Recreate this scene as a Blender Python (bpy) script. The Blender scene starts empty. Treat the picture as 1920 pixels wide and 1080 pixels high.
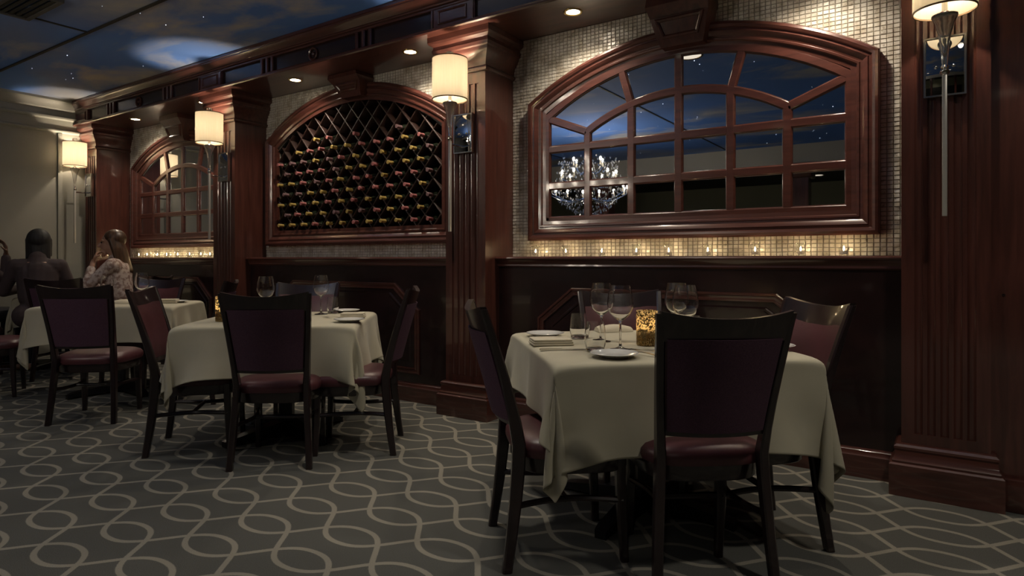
import bpy, bmesh, math, random
import numpy as np
from mathutils import Vector, Matrix

random.seed(7)
PI = math.pi
# ------------------------------------------------------------------ camera, world, exposure
FPX, HZ, CAMZ = 1200.0, 486.0, 1.15            # focal length in pixels, horizon row, eye height
AL = math.atan(FPX / 1775.0)                   # camera is turned left of the wall normal by this angle
SA, CA = math.sin(AL), math.cos(AL)
scn = bpy.context.scene
cam = bpy.data.cameras.new('camera'); camo = bpy.data.objects.new('camera', cam)
scn.collection.objects.link(camo)
cam.sensor_width = 36.0; cam.lens = FPX / 1920 * 36; cam.shift_y = -(540 - HZ) / 1920; cam.clip_start = 0.05
camo.location = (0, 0, CAMZ); camo.rotation_euler = (PI / 2, 0, AL)
scn.camera = camo
w = bpy.data.worlds.new('world'); scn.world = w; w.use_nodes = True
w.node_tree.nodes['Background'].inputs[0].default_value = (0.0, 0.0, 0.0, 1)
scn.view_settings.view_transform = 'Standard'; scn.view_settings.look = 'None'
scn.view_settings.gamma = 1.0; scn.view_settings.use_curve_mapping = False
scn.view_settings.exposure = 1.38
scn.cycles.use_denoising = True
scn.cycles.max_bounces = 10; scn.cycles.diffuse_bounces = 4; scn.cycles.glossy_bounces = 4
scn.cycles.transmission_bounces = 8; scn.cycles.transparent_max_bounces = 24
scn.cycles.sample_clamp_indirect = 4.0; scn.cycles.sample_clamp_direct = 0.0
scn.cycles.caustics_reflective = False; scn.cycles.caustics_refractive = False
scn.cycles.blur_glossy = 0.5

# lamp powers
P_SCONCE = 560.0       # emission strength of a sconce bulb
P_SOFFIT = 19.0         # watts of a soffit downlight
P_CEIL = 40.0          # watts of a ceiling downlight
P_CHAND = 65.0         # emission strength of a chandelier bulb

COL = scn.collection
def cw(x, z, h=0.0):                            # camera-frame (right, forward) metres -> world
    return Vector((-SA * z + CA * x, CA * z + SA * x, h))
def floor_px(px, py, h=0.0):                    # where the sight line through a pixel meets height h
    z = FPX * (CAMZ - h) / (py - HZ)
    return cw((px - 960) / FPX * z, z, h)

# ------------------------------------------------------------------ materials
M = {}
def new_mat(name):
    m = bpy.data.materials.new(name); m.use_nodes = True
    M[name] = m
    nt = m.node_tree
    return m, nt, nt.nodes['Principled BSDF']
def setp(b, **k):
    for a, v in k.items():
        i = b.inputs[a.replace('_', ' ')]
        i.default_value = (*v, 1) if isinstance(v, tuple) and len(v) == 3 and i.type == 'RGBA' else v
def simple(name, col, rough=0.5, metal=0.0, **k):
    m, nt, b = new_mat(name)
    setp(b, Base_Color=col, Roughness=rough, Metallic=metal, **k)
    return m
def nd(nt, t, **k):
    n = nt.nodes.new(t)
    for a, v in k.items(): setattr(n, a, v)
    return n
def ramp(nt, fac, stops):
    r = nd(nt, 'ShaderNodeValToRGB')
    while len(r.color_ramp.elements) < len(stops): r.color_ramp.elements.new(0.5)
    for e, (p, c) in zip(r.color_ramp.elements, stops):
        e.position = p; e.color = (*c, 1)
    nt.links.new(fac, r.inputs[0])
    return r.outputs[0]
def noise(nt, scale, detail=3.0, vec=None, rough=0.5, dist=0.0):
    n = nd(nt, 'ShaderNodeTexNoise'); n.inputs['Scale'].default_value = scale
    n.inputs['Detail'].default_value = detail; n.inputs['Roughness'].default_value = rough
    n.inputs['Distortion'].default_value = dist
    if vec is not None: nt.links.new(vec, n.inputs['Vector'])
    return n.outputs['Fac']
def mapped(nt, sc=(1, 1, 1), src='Object', rot=(0, 0, 0)):
    t = nd(nt, 'ShaderNodeTexCoord'); mp = nd(nt, 'ShaderNodeMapping')
    mp.inputs['Scale'].default_value = sc; mp.inputs['Rotation'].default_value = rot
    if src == 'World':
        g = nd(nt, 'ShaderNodeNewGeometry'); nt.links.new(g.outputs['Position'], mp.inputs['Vector'])
    else: nt.links.new(t.outputs[src], mp.inputs['Vector'])
    return mp.outputs[0]
def bump(nt, b, fac, strength, dist=0.002):
    n = nd(nt, 'ShaderNodeBump'); n.inputs['Strength'].default_value = strength; n.inputs['Distance'].default_value = dist
    nt.links.new(fac, n.inputs['Height']); nt.links.new(n.outputs[0], b.inputs['Normal'])
def wood(name, c0, c1, grain, rough=0.3, coat=0.8):
    m, nt, b = new_mat(name)
    v = mapped(nt, grain, 'World')
    f = noise(nt, 3.0, 5, v, 0.6, 0.6)
    nt.links.new(ramp(nt, f, [(0.3, c0), (0.7, c1)]), b.inputs['Base Color'])
    setp(b, Roughness=rough, Coat_Weight=coat, Coat_Roughness=0.07)
    return m
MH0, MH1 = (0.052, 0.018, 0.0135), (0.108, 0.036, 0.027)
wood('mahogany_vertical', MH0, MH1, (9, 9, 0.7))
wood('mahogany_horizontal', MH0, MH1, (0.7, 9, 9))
wood('mahogany_shaded', (0.015, 0.0075, 0.008), (0.03, 0.013, 0.0125), (1.2, 6, 3), 0.26, 0.5)  # same mahogany, with the shade on the dado put into its colour
wood('rack_wood', (0.016, 0.007, 0.0055), (0.032, 0.013, 0.01), (4, 4, 4), 0.45, 0.1)
wood('chair_wood', (0.010, 0.0055, 0.007), (0.022, 0.011, 0.012), (6, 6, 2), 0.3, 0.5)
simple('rack_dark', (0.008, 0.006, 0.005), 0.8)
simple('base_black', (0.006, 0.006, 0.008), 0.35)
# burgundy vinyl
m, nt, b = new_mat('burgundy_vinyl')
f = noise(nt, 260, 2, mapped(nt))
nt.links.new(ramp(nt, noise(nt, 5, 3, mapped(nt)), [(0.3, (0.065, 0.02, 0.025)), (0.7, (0.1, 0.032, 0.039))]), b.inputs['Base Color'])
setp(b, Roughness=0.38); bump(nt, b, f, 0.25, 0.0006)
m, nt, b = new_mat('plum_fabric')
nt.links.new(ramp(nt, noise(nt, 300, 3, mapped(nt), 0.7), [(0.3, (0.05, 0.02, 0.042)), (0.7, (0.12, 0.056, 0.09))]), b.inputs['Base Color']); setp(b, Roughness=0.8)
# glazed mosaic
m, nt, b = new_mat('mosaic')
oi = nd(nt, 'ShaderNodeNewGeometry')
v = mapped(nt, (1, 1, 1), 'World')
f1 = noise(nt, 16, 2, v); f2 = noise(nt, 60, 2, v)
c = ramp(nt, f1, [(0.3, (0.5, 0.45, 0.36)), (0.55, (0.7, 0.67, 0.6)), (0.72, (0.8, 0.78, 0.72))])
mx = nd(nt, 'ShaderNodeMix', data_type='RGBA', blend_type='MULTIPLY'); mx.inputs[0].default_value = 0.6
nt.links.new(c, mx.inputs[6]); nt.links.new(ramp(nt, f2, [(0.28, (0.35, 0.27, 0.2)), (0.4, (1, 1, 1))]), mx.inputs[7])
nt.links.new(mx.outputs[2], b.inputs['Base Color'])
setp(b, Roughness=0.3, Coat_Weight=0.25, Coat_Roughness=0.1)
simple('grout', (0.3, 0.275, 0.23), 0.9)
m, nt, b = new_mat('cream_paint')
nt.links.new(ramp(nt, noise(nt, 1.3, 3, mapped(nt, src='World')), [(0.3, (0.24, 0.235, 0.205)), (0.7, (0.28, 0.275, 0.24))]), b.inputs['Base Color'])
setp(b, Roughness=0.5)
simple('white_bulkhead', (0.5, 0.48, 0.42), 0.7)
simple('olive_paint', (0.2, 0.2, 0.13), 0.7)
simple('dark_paint', (0.02, 0.02, 0.018), 0.7)
simple('vent_grey', (0.06, 0.06, 0.063), 0.6)
# carpet: interlaced wavy lines, lattice 0.408 x 0.25 m
m, nt, b = new_mat('carpet')
g = nd(nt, 'ShaderNodeNewGeometry'); sp = nd(nt, 'ShaderNodeSeparateXYZ'); nt.links.new(g.outputs['Position'], sp.inputs[0])
def mth(op, a, bb=None, c=None):
    n = nd(nt, 'ShaderNodeMath', operation=op)
    for i, v in enumerate((a, bb, c)):
        if v is None: continue
        if isinstance(v, (int, float)): n.inputs[i].default_value = v
        else: nt.links.new(v, n.inputs[i])
    return n.outputs[0]
LAM, P2 = 0.816, 0.25
kx = mth('MULTIPLY', mth('ADD', sp.outputs[0], 2.043 + LAM / 4), 2 * PI / LAM)
s1 = mth('SINE', kx); s3 = mth('SINE', mth('MULTIPLY', kx, 3.0))
wv = mth('ADD', mth('MULTIPLY', s1, 0.1433), mth('MULTIPLY', s3, 0.0093))
c1 = mth('COSINE', kx); c3 = mth('COSINE', mth('MULTIPLY', kx, 3.0))
sl = mth('MULTIPLY', mth('ADD', mth('MULTIPLY', c1, 0.1433), mth('MULTIPLY', c3, 0.0279)), 2 * PI / LAM)
inv = mth('DIVIDE', 1.0, mth('SQRT', mth('ADD', 1.0, mth('MULTIPLY', sl, sl))))
def linedist(yy):
    q = mth('SUBTRACT', mth('FLOORED_MODULO', mth('ADD', yy, P2 / 2), P2), P2 / 2)
    return mth('MULTIPLY', mth('ABSOLUTE', q), inv)
y0 = mth('SUBTRACT', sp.outputs[1], 1.828 - P2 / 4)
dA = linedist(mth('SUBTRACT', y0, wv)); dB = linedist(mth('SUBTRACT', mth('ADD', y0, wv), P2 / 2))
dm = mth('MINIMUM', dA, dB)
dn = mth('ADD', dm, mth('MULTIPLY', mth('SUBTRACT', noise(nt, 180, 2, mapped(nt, src='World')), 0.5), 0.006))
mr = nd(nt, 'ShaderNodeMapRange'); mr.inputs[1].default_value = 0.0135; mr.inputs[2].default_value = 0.0095
nt.links.new(dn, mr.inputs[0])
pile = noise(nt, 420, 3, mapped(nt, src='World'), 0.7)
big = noise(nt, 2.2, 3, mapped(nt, src='World'))
ground = ramp(nt, pile, [(0.3, (0.055, 0.055, 0.051)), (0.7, (0.15, 0.15, 0.138))])
lines = ramp(nt, pile, [(0.3, (0.2, 0.185, 0.155)), (0.7, (0.36, 0.335, 0.28))])
mx = nd(nt, 'ShaderNodeMix', data_type='RGBA'); nt.links.new(mr.outputs[0], mx.inputs[0])
nt.links.new(ground, mx.inputs[6]); nt.links.new(lines, mx.inputs[7])
nt.links.new(mx.outputs[2], b.inputs['Base Color']); setp(b, Roughness=0.95, Specular_IOR_Level=0.1)
bump(nt, b, pile, 0.6, 0.004)
# ceiling mural
m, nt, b = new_mat('sky_mural')
v = mapped(nt, (0.55, 1.0, 1), 'World')
nb = noise(nt, 0.55, 2, v); nc = noise(nt, 1.7, 6, v, 0.55, 0.4); nc2 = noise(nt, 0.8, 3, v)
base = ramp(nt, nb, [(0.30, (0.34, 0.345, 0.35)), (0.45, (0.11, 0.26, 0.72)), (0.57, (0.11, 0.26, 0.72)), (0.70, (0.32, 0.33, 0.35))])
mx = nd(nt, 'ShaderNodeMix', data_type='RGBA'); nt.links.new(base, mx.inputs[6]); mx.inputs[7].default_value = (0.66, 0.63, 0.55, 1)
cf = mth('MULTIPLY', ramp(nt, nc, [(0.5, (0, 0, 0)), (0.68, (1, 1, 1))]), ramp(nt, nc2, [(0.40, (0, 0, 0)), (0.56, (0.9, 0.9, 0.9))]))
nt.links.new(cf, mx.inputs[0]); nt.links.new(mx.outputs[2], b.inputs['Base Color']); setp(b, Roughness=0.75)
# linen
def linen(name, c):
    m, nt, b = new_mat(name)
    v = mapped(nt)
    wa = nd(nt, 'ShaderNodeTexWave'); wa.inputs['Scale'].default_value = 220; nt.links.new(v, wa.inputs['Vector'])
    nt.links.new(ramp(nt, noise(nt, 6, 3, v), [(0.3, tuple(x * 0.9 for x in c)), (0.7, c)]), b.inputs['Base Color'])
    setp(b, Roughness=0.85, Sheen_Weight=0.15); bump(nt, b, wa.outputs['Fac'], 0.06, 0.0006)
linen('linen', (0.47, 0.435, 0.325))
linen('napkin_linen', (0.6, 0.54, 0.41))
simple('porcelain', (0.62, 0.62, 0.6), 0.12, Coat_Weight=0.5)
simple('steel', (0.62, 0.6, 0.56), 0.22, 1.0)
simple('chrome', (0.8, 0.8, 0.8), 0.06, 1.0)
simple('mirror', (0.62, 0.64, 0.67), 0.012, 1.0)
simple('mirror_frame', (0.7, 0.66, 0.58), 0.2, 1.0)
simple('brass', (0.55, 0.4, 0.16), 0.25, 1.0)
def thin_glass(name, tint, ior=1.5):                      # thin-walled glass: clear straight through, mirror-like at grazing angles
    m, nt, b = new_mat(name); out = nt.nodes['Material Output']
    lw = nd(nt, 'ShaderNodeLayerWeight'); lw.inputs['Blend'].default_value = 0.5
    pw = nd(nt, 'ShaderNodeMath', operation='POWER'); pw.inputs[1].default_value = 3.5; nt.links.new(lw.outputs['Facing'], pw.inputs[0])
    fr = nd(nt, 'ShaderNodeMath', operation='MULTIPLY_ADD'); fr.inputs[1].default_value = ior; fr.inputs[2].default_value = 0.05; nt.links.new(pw.outputs[0], fr.inputs[0])
    tp = nd(nt, 'ShaderNodeBsdfTransparent'); tp.inputs[0].default_value = (*tint, 1)
    gl = nd(nt, 'ShaderNodeBsdfGlossy'); gl.inputs['Roughness'].default_value = 0.06; ms = nd(nt, 'ShaderNodeMixShader')
    nt.links.new(fr.outputs[0], ms.inputs[0]); nt.links.new(tp.outputs[0], ms.inputs[1]); nt.links.new(gl.outputs[0], ms.inputs[2]); nt.links.new(ms.outputs[0], out.inputs[0])
thin_glass('votive_glass', (0.97, 0.97, 0.96), 0.9)
m, nt, b = new_mat('glass'); setp(b, Base_Color=(1, 1, 1), Roughness=0.0, IOR=1.45, Transmission_Weight=1.0)
m, nt, b = new_mat('flute_glass'); setp(b, Base_Color=(1, 1, 0.98), Roughness=0.05, IOR=1.4, Transmission_Weight=0.9)
simple('acrylic', (0.5, 0.48, 0.44), 0.3, 0.35)
m, nt, b = new_mat('crystal'); setp(b, Base_Color=(1, 1, 1), Roughness=0.02, IOR=1.6, Transmission_Weight=0.85)
simple('wax', (0.8, 0.74, 0.6), 0.5)
simple('water', (0.9, 0.95, 0.95), 0.0, Transmission_Weight=1.0, IOR=1.33)
def emis(name, col, st, sample=True):
    m, nt, b = new_mat(name)
    setp(b, Base_Color=(0, 0, 0), Emission_Color=col, Emission_Strength=st)
    if not sample: m.cycles.emission_sampling = 'NONE'
emis('bulb', (1.0, 0.82, 0.6), P_SCONCE)
emis('lens', (1.0, 0.86, 0.66), 14.0, False); emis('lens_dim', (1.0, 0.86, 0.66), 0.5, False)
emis('chandelier_bulb', (1.0, 0.86, 0.68), P_CHAND)
emis('flame', (1.0, 0.72, 0.38), 95.0)
emis('star', (0.8, 0.9, 1.0), 2.6, False)
emis('city_light', (0.7, 0.85, 1.0), 1.5, False)
# lamp shade fabric
m, nt, b = new_mat('shade_fabric')
out = nt.nodes['Material Output']; tr = nd(nt, 'ShaderNodeBsdfTranslucent'); df = nd(nt, 'ShaderNodeBsdfDiffuse'); ms = nd(nt, 'ShaderNodeMixShader')
v = mapped(nt, (60, 60, 1.5))
cc = ramp(nt, noise(nt, 4, 2, v), [(0.3, (0.86, 0.82, 0.72)), (0.7, (0.93, 0.9, 0.83))])
nt.links.new(cc, tr.inputs[0]); df.inputs[0].default_value = (0.7, 0.64, 0.5, 1); ms.inputs[0].default_value = 0.28
nt.links.new(tr.outputs[0], ms.inputs[1]); nt.links.new(df.outputs[0], ms.inputs[2]); nt.links.new(ms.outputs[0], out.inputs[0])
simple('shade_trim', (0.12, 0.07, 0.03), 0.6)
# speckled mercury glass of the table candle holders
m, nt, b = new_mat('mosaic_glass')
out = nt.nodes['Material Output']; tr = nd(nt, 'ShaderNodeBsdfTranslucent'); ms = nd(nt, 'ShaderNodeMixShader')
vo = nd(nt, 'ShaderNodeTexVoronoi'); vo.inputs['Scale'].default_value = 190; nt.links.new(mapped(nt), vo.inputs['Vector'])
setp(b, Base_Color=(0.32, 0.22, 0.1), Metallic=0.9, Roughness=0.25)
tr.inputs[0].default_value = (1.0, 0.86, 0.62, 1)
bw = nd(nt, 'ShaderNodeSeparateColor'); nt.links.new(vo.outputs['Color'], bw.inputs[0])
nt.links.new(ramp(nt, bw.outputs[0], [(0.45, (0.05, 0.05, 0.05)), (0.55, (1, 1, 1))]), ms.inputs[0])
nt.links.new(b.outputs[0], ms.inputs[1]); nt.links.new(tr.outputs[0], ms.inputs[2]); nt.links.new(ms.outputs[0], out.inputs[0])
simple('bottle_glass', (0.012, 0.016, 0.01), 0.08, Coat_Weight=0.5)
simple('foil_gold', (0.46, 0.33, 0.1), 0.4, 0.2)
simple('foil_red', (0.38, 0.14, 0.14), 0.4, 0.1)
simple('foil_plum', (0.2, 0.12, 0.13), 0.4, 0.1)
simple('skin', (0.42, 0.24, 0.17), 0.5, Subsurface_Weight=0.0)
simple('skin_dark', (0.12, 0.06, 0.04), 0.5)
simple('hair_black', (0.012, 0.011, 0.012), 0.65)
m, nt, b = new_mat('hair_brown')
nt.links.new(ramp(nt, noise(nt, 6, 3, mapped(nt, (9, 9, 1))), [(0.3, (0.03, 0.016, 0.009)), (0.7, (0.10, 0.05, 0.025))]), b.inputs['Base Color']); setp(b, Roughness=0.4)
simple('dark_shirt', (0.055, 0.038, 0.04), 0.85)
simple('dark_trousers', (0.012, 0.012, 0.016), 0.8)
m, nt, b = new_mat('lace_blouse')
nt.links.new(ramp(nt, noise(nt, 30, 3, mapped(nt)), [(0.42, (0.3, 0.2, 0.17)), (0.55, (0.6, 0.5, 0.45))]), b.inputs['Base Color']); setp(b, Roughness=0.8)
simple('eye_dark', (0.02, 0.012, 0.01), 0.2); simple('lips', (0.3, 0.1, 0.09), 0.4)
simple('bread', (0.45, 0.3, 0.15), 0.8)

# ------------------------------------------------------------------ mesh helpers
class MB:
    def __init__(s): s.v = []; s.f = []
    def add(s, vs, fs):
        o = len(s.v); s.v += [tuple(p) for p in vs]; s.f += [tuple(i + o for i in f) for f in fs]
        return s
    def box(s, x0, x1, y0, y1, z0, z1, bev=0.0):
        if bev <= 0:
            return s.add([(x0, y0, z0), (x1, y0, z0), (x1, y1, z0), (x0, y1, z0), (x0, y0, z1), (x1, y0, z1), (x1, y1, z1), (x0, y1, z1)],
                  [(0, 3, 2, 1), (4, 5, 6, 7), (0, 1, 5, 4), (1, 2, 6, 5), (2, 3, 7, 6), (3, 0, 4, 7)])
        b = min(bev, (x1 - x0) / 2.01, (y1 - y0) / 2.01, (z1 - z0) / 2.01)
        bm = bmesh.new(); bmesh.ops.create_cube(bm, size=1.0)
        for q in bm.verts: q.co = Vector(((x0 + x1) / 2 + q.co.x * (x1 - x0), (y0 + y1) / 2 + q.co.y * (y1 - y0), (z0 + z1) / 2 + q.co.z * (z1 - z0)))
        bmesh.ops.bevel(bm, geom=bm.edges[:], offset=b, segments=2, affect='EDGES', profile=0.5)
        bm.verts.index_update()
        s.add([q.co[:] for q in bm.verts], [[q.index for q in f.verts] for f in bm.faces]); bm.free()
        return s
    def rings(s, rings, caps=True, closed=True, loop=False):
        n = len(rings[0]); vs = [p for r in rings for p in r]; fs = []
        k = len(rings)
        for i in range(k if loop else k - 1):
            i2 = (i + 1) % k
            for j in range(n if closed else n - 1):
                j2 = (j + 1) % n
                fs.append((i * n + j, i * n + j2, i2 * n + j2, i2 * n + j))
        if caps and closed and not loop:
            fs.append(tuple(reversed(range(n)))); fs.append(tuple((k - 1) * n + j for j in range(n)))
        return s.add(vs, fs)
    def lathe(s, prof, seg=24, c=(0, 0, 0), caps=False):
        rs = []
        for r, z in prof:
            rs.append([(c[0] + r * math.cos(2 * PI * j / seg), c[1] + r * math.sin(2 * PI * j / seg), c[2] + z) for j in range(seg)])
        return s.rings(rs, caps)
    def tube(s, path, r, seg=10, caps=True):
        path = [Vector(p) for p in path]; rs = []
        n = len(path); rr = r if isinstance(r, (list, tuple)) else [r] * n
        up = None
        for i, p in enumerate(path):
            t = (path[min(i + 1, n - 1)] - path[max(i - 1, 0)]).normalized()
            if up is None:
                up = Vector((0, 0, 1)) if abs(t.z) < 0.9 else Vector((1, 0, 0))
            a = t.cross(up).normalized(); bb = a.cross(t).normalized(); up = bb
            rs.append([p + (a * math.cos(2 * PI * j / seg) + bb * math.sin(2 * PI * j / seg)) * rr[i] for j in range(seg)])
        return s.rings(rs, caps)
    def vbar(s, path, sx, sy, bev=0.006):                    # mostly upright bar of rectangular section with cut corners
        rs = []
        n = len(path)
        for i, (x, y, z) in enumerate(path):
            hx = (sx[i] if isinstance(sx, (list, tuple)) else sx) / 2; hy = (sy[i] if isinstance(sy, (list, tuple)) else sy) / 2
            b = min(bev, hx * 0.5, hy * 0.5)
            rs.append([(x + a, y + c, z) for a, c in ((hx - b, -hy), (hx, -hy + b), (hx, hy - b), (hx - b, hy), (-hx + b, hy), (-hx, hy - b), (-hx, -hy + b), (-hx + b, -hy))])
        return s.rings(rs)
    def sphere(s, c, r, seg=12, ring=8, sc=(1, 1, 1)):
        rs = []
        for i in range(1, ring):
            t = PI * i / ring
            rs.append([(c[0] + sc[0] * r * math.sin(t) * math.cos(2 * PI * j / seg), c[1] + sc[1] * r * math.sin(t) * math.sin(2 * PI * j / seg), c[2] - sc[2] * r * math.cos(t)) for j in range(seg)])
        o = len(s.v); s.rings(rs, caps=False)
        s.v += [(c[0], c[1], c[2] - sc[2] * r), (c[0], c[1], c[2] + sc[2] * r)]
        b0 = len(s.v) - 2
        for j in range(seg):
            s.f.append((o + (j + 1) % seg, o + j, b0)); e = o + (ring - 2) * seg
            s.f.append((e + j, e + (j + 1) % seg, b0 + 1))
        return s
    def capsule(s, p0, p1, r0, r1, seg=12):
        p0, p1 = Vector(p0), Vector(p1); d = (p1 - p0); L = d.length; t = d / max(L, 1e-6)
        path = []; rr = []
        for k in range(4):
            a = PI / 2 * k / 4; path.append(p0 - t * r0 * math.cos(a)); rr.append(max(r0 * math.sin(a), 0.0008))
        path.append(p0); rr.append(r0); path.append(p1); rr.append(r1)
        for k in range(3, -1, -1):
            a = PI / 2 * k / 4; path.append(p1 + t * r1 * math.cos(a)); rr.append(max(r1 * math.sin(a), 0.0008))
        return s.tube(path, rr, seg)
    def sweep(s, path, prof, to3d, closed=False, caps=True, profclosed=True):
        n = len(path); rs = []
        P = [Vector((p[0], p[1])) for p in path]
        for i in range(n):
            a = P[i - 1] if (i > 0 or closed) else None; c = P[(i + 1) % n] if (i < n - 1 or closed) else None
            n1 = None; n2 = None
            if a is not None: t = (P[i] - a).normalized(); n1 = Vector((-t.y, t.x))
            if c is not None: t = (c - P[i]).normalized(); n2 = Vector((-t.y, t.x))
            if n1 is None: nn = n2
            elif n2 is None: nn = n1
            else:
                nn = (n1 + n2).normalized(); nn = nn / max(nn.dot(n1), 0.3)
            rs.append([to3d(P[i] + nn * o, d) for o, d in prof])
        s.rings(rs, caps=caps and not closed, closed=profclosed, loop=closed)
        return s
    def prism(s, poly, to3d, d0, d1):
        n = len(poly); vs = [to3d(Vector(p), d0) for p in poly] + [to3d(Vector(p), d1) for p in poly]
        fs = [tuple(reversed(range(n))), tuple(range(n, 2 * n))] + [(i, (i + 1) % n, n + (i + 1) % n, n + i) for i in range(n)]
        return s.add(vs, fs)
    def mesh(s, name, mat, smooth=True, ang=35):
        me = bpy.data.meshes.new(name); me.from_pydata(s.v, [], s.f)
        bm = bmesh.new(); bm.from_mesh(me); bmesh.ops.recalc_face_normals(bm, faces=bm.faces[:]); bm.to_mesh(me); bm.free()
        if smooth:
            for p in me.polygons: p.use_smooth = True
            me.set_sharp_from_angle(angle=math.radians(ang))
        me.materials.append(M[mat])
        return me
    def build(s, name, mat, parent=None, smooth=True, ang=35):
        return link(name, s.mesh(name, mat, smooth, ang), parent)
def link(name, data, parent=None):
    o = bpy.data.objects.new(name, data); COL.objects.link(o)
    if parent is not None: o.parent = parent
    return o
def tag(o, label=None, cat=None, group=None, kind=None):
    if label: o['label'] = label
    if cat: o['category'] = cat
    if group: o['group'] = group
    if kind: o['kind'] = kind
    return o
def empty(name, loc=(0, 0, 0), rz=0.0, **k):
    o = link(name, None); o.empty_display_size = 0.1; o.location = loc; o.rotation_euler = (0, 0, rz)
    return tag(o, **k)
def copy_tree(o, parent=None):
    c = o.copy(); COL.objects.link(c); c.parent = parent
    for ch in list(o.children): copy_tree(ch, c)
    return c
XZ = lambda y0: (lambda p, d: (p.x, y0 - d, p.y))          # wall plane, d = how far it stands into the room
XY = lambda p, d: (p.x, p.y, d)
def arc_pts(cx, half, zs, za, n=24):                       # segmental arch from left spring to right spring
    h = za - zs; R = (half * half + h * h) / (2 * h); z0 = za - R; a = math.asin(half / R)
    return [(cx + R * math.sin(-a + 2 * a * i / n), z0 + R * math.cos(-a + 2 * a * i / n)) for i in range(n + 1)]
def arch_z(u, half, zs, za):
    h = za - zs; R = (half * half + h * h) / (2 * h); return za - R + math.sqrt(max(R * R - u * u, 0))
def arch_loop(cx, half, zb, zs, za, n=24):                 # closed loop, clockwise seen from the room
    return [(cx - half, zb)] + arc_pts(cx, half, zs, za, n) + [(cx + half, zb)]

# ------------------------------------------------------------------ layout numbers (metres)
YT, YS, YD = 4.03, 3.68, 3.85                # mosaic face, column shaft face, dado face
ZC, ZSOF, YFR, YCR = 3.075, 2.79, 3.53, 3.45 # ceiling, soffit, frieze face, crown edge
XL, XR, YB = -8.9, 3.6, -6.5                 # left wall, right end of the room, back of the room
LEDGE = 1.168
COLS = [(-0.177, 0.177, YS), (-3.083, -2.718, YS), (-6.14, -5.77, YS), (-8.9, -8.60, 3.64)]
BAYS = [(-2.718, -0.177), (-5.77, -3.083), (-8.60, -6.14)]
WINC = [-1.42, -4.48, -7.33]

# ------------------------------------------------------------------ shell
f = MB().add([(XL, YB, 0), (XR, YB, 0), (XR, 4.4, 0), (XL, 4.4, 0)], [(0, 1, 2, 3)]).build('floor', 'carpet')
tag(f, 'grey carpet with a trellis of interlaced beige wavy lines', kind='structure')
c = MB().box(XL, XR, -3.5, 4.4, ZC, ZC + 0.05).build('ceiling', 'sky_mural')
tag(c, 'ceiling painted as a night sky with clouds', kind='structure')
sm = MB()
rs = random.Random(3)
for k in range(230):
    x, y = rs.uniform(XL, 2.5), rs.uniform(-3.4, 3.4); r = rs.choice([0.0018, 0.0024, 0.003, 0.004])
    sm.add([(x + r, y, ZC - 0.001), (x, y + r, ZC - 0.001), (x - r, y, ZC - 0.001), (x, y - r, ZC - 0.001), (x, y, ZC - 0.001 - r)], [(0, 1, 4), (1, 2, 4), (2, 3, 4), (3, 0, 4)])
tag(sm.build('star_points', 'star', c, False), 'tiny white fibre stars set in the ceiling', kind='stuff')
for y in (2.48,):
    MB().box(XL, XR, y - 0.012, y + 0.012, ZC - 0.012, ZC + 0.01).build('panel_joint', 'dark_paint', c)
MB().box(-6.02, -6.0, -3.5, 2.48, ZC - 0.008, ZC + 0.01).build('panel_joint', 'dark_paint', c)
MB().box(-3.2, -3.18, -3.5, 2.48, ZC - 0.008, ZC + 0.01).build('panel_joint', 'dark_paint', c)
# ceiling vent above the left tables
vt = empty('ceiling_vent', (-5.72, 1.93, ZC - 0.03), label='dark slotted air vent in the painted ceiling, top left', cat='vent')
q = MB(); q.box(-0.32, 0.32, -0.14, -0.11, 0, 0.03).box(-0.32, 0.32, 0.11, 0.14, 0, 0.03).box(-0.32, -0.29, -0.11, 0.11, 0, 0.03).box(0.29, 0.32, -0.11, 0.11, 0, 0.03)
q.build('vent_frame', 'vent_grey', vt)
for k in range(5): MB().box(-0.29, 0.29, -0.10 + k * 0.045, -0.075 + k * 0.045, 0.008, 0.022).build('slat', 'dark_paint', vt)

# left wall: cream with mouldings
wl = MB().box(XL - 0.1, XL, YB, 4.4, 0, ZC).build('wall_left', 'cream_paint'); tag(wl, 'cream panelled wall behind the seated diners', kind='structure')
YZ = lambda p, d: (XL + d, p.x, p.y)
def along_y(prof, y0, y1, name, mat, parent):
    return MB().rings([[(XL + d, y, z) for d, z in prof] for y in (y0, y1)]).build(name, mat, parent)
along_y([(0, 2.955), (0.012, 2.955), (0.02, 2.968), (0.03, 2.97), (0.045, 3.0), (0.085, 3.045), (0.1, 3.05), (0.105, ZC), (0, ZC)], YB, 4.0, 'crown_moulding', 'cream_paint', wl)
along_y([(0, 2.835), (0.02, 2.838), (0.034, 2.85), (0.036, 2.868), (0.015, 2.885), (0, 2.887)], YB, 3.72, 'wall_moulding', 'cream_paint', wl)
along_y([(0, 2.68), (0.016, 2.683), (0.03, 2.695), (0.03, 2.71), (0.012, 2.722), (0, 2.724)], YB, 3.72, 'wall_moulding', 'cream_paint', wl)
for y in (3.36, 2.1, 0.8): MB().box(XL, XL + 0.022, y - 0.025, y + 0.025, 0.15, 2.68, 0.008).build('wall_moulding', 'cream_paint', wl)
bb = MB().box(XL, XL + 0.02, YB, 3.7, 0, 0.14, 0.006).build('baseboard_left', 'cream_paint'); tag(bb, 'cream baseboard of the left wall', kind='structure')

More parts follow.
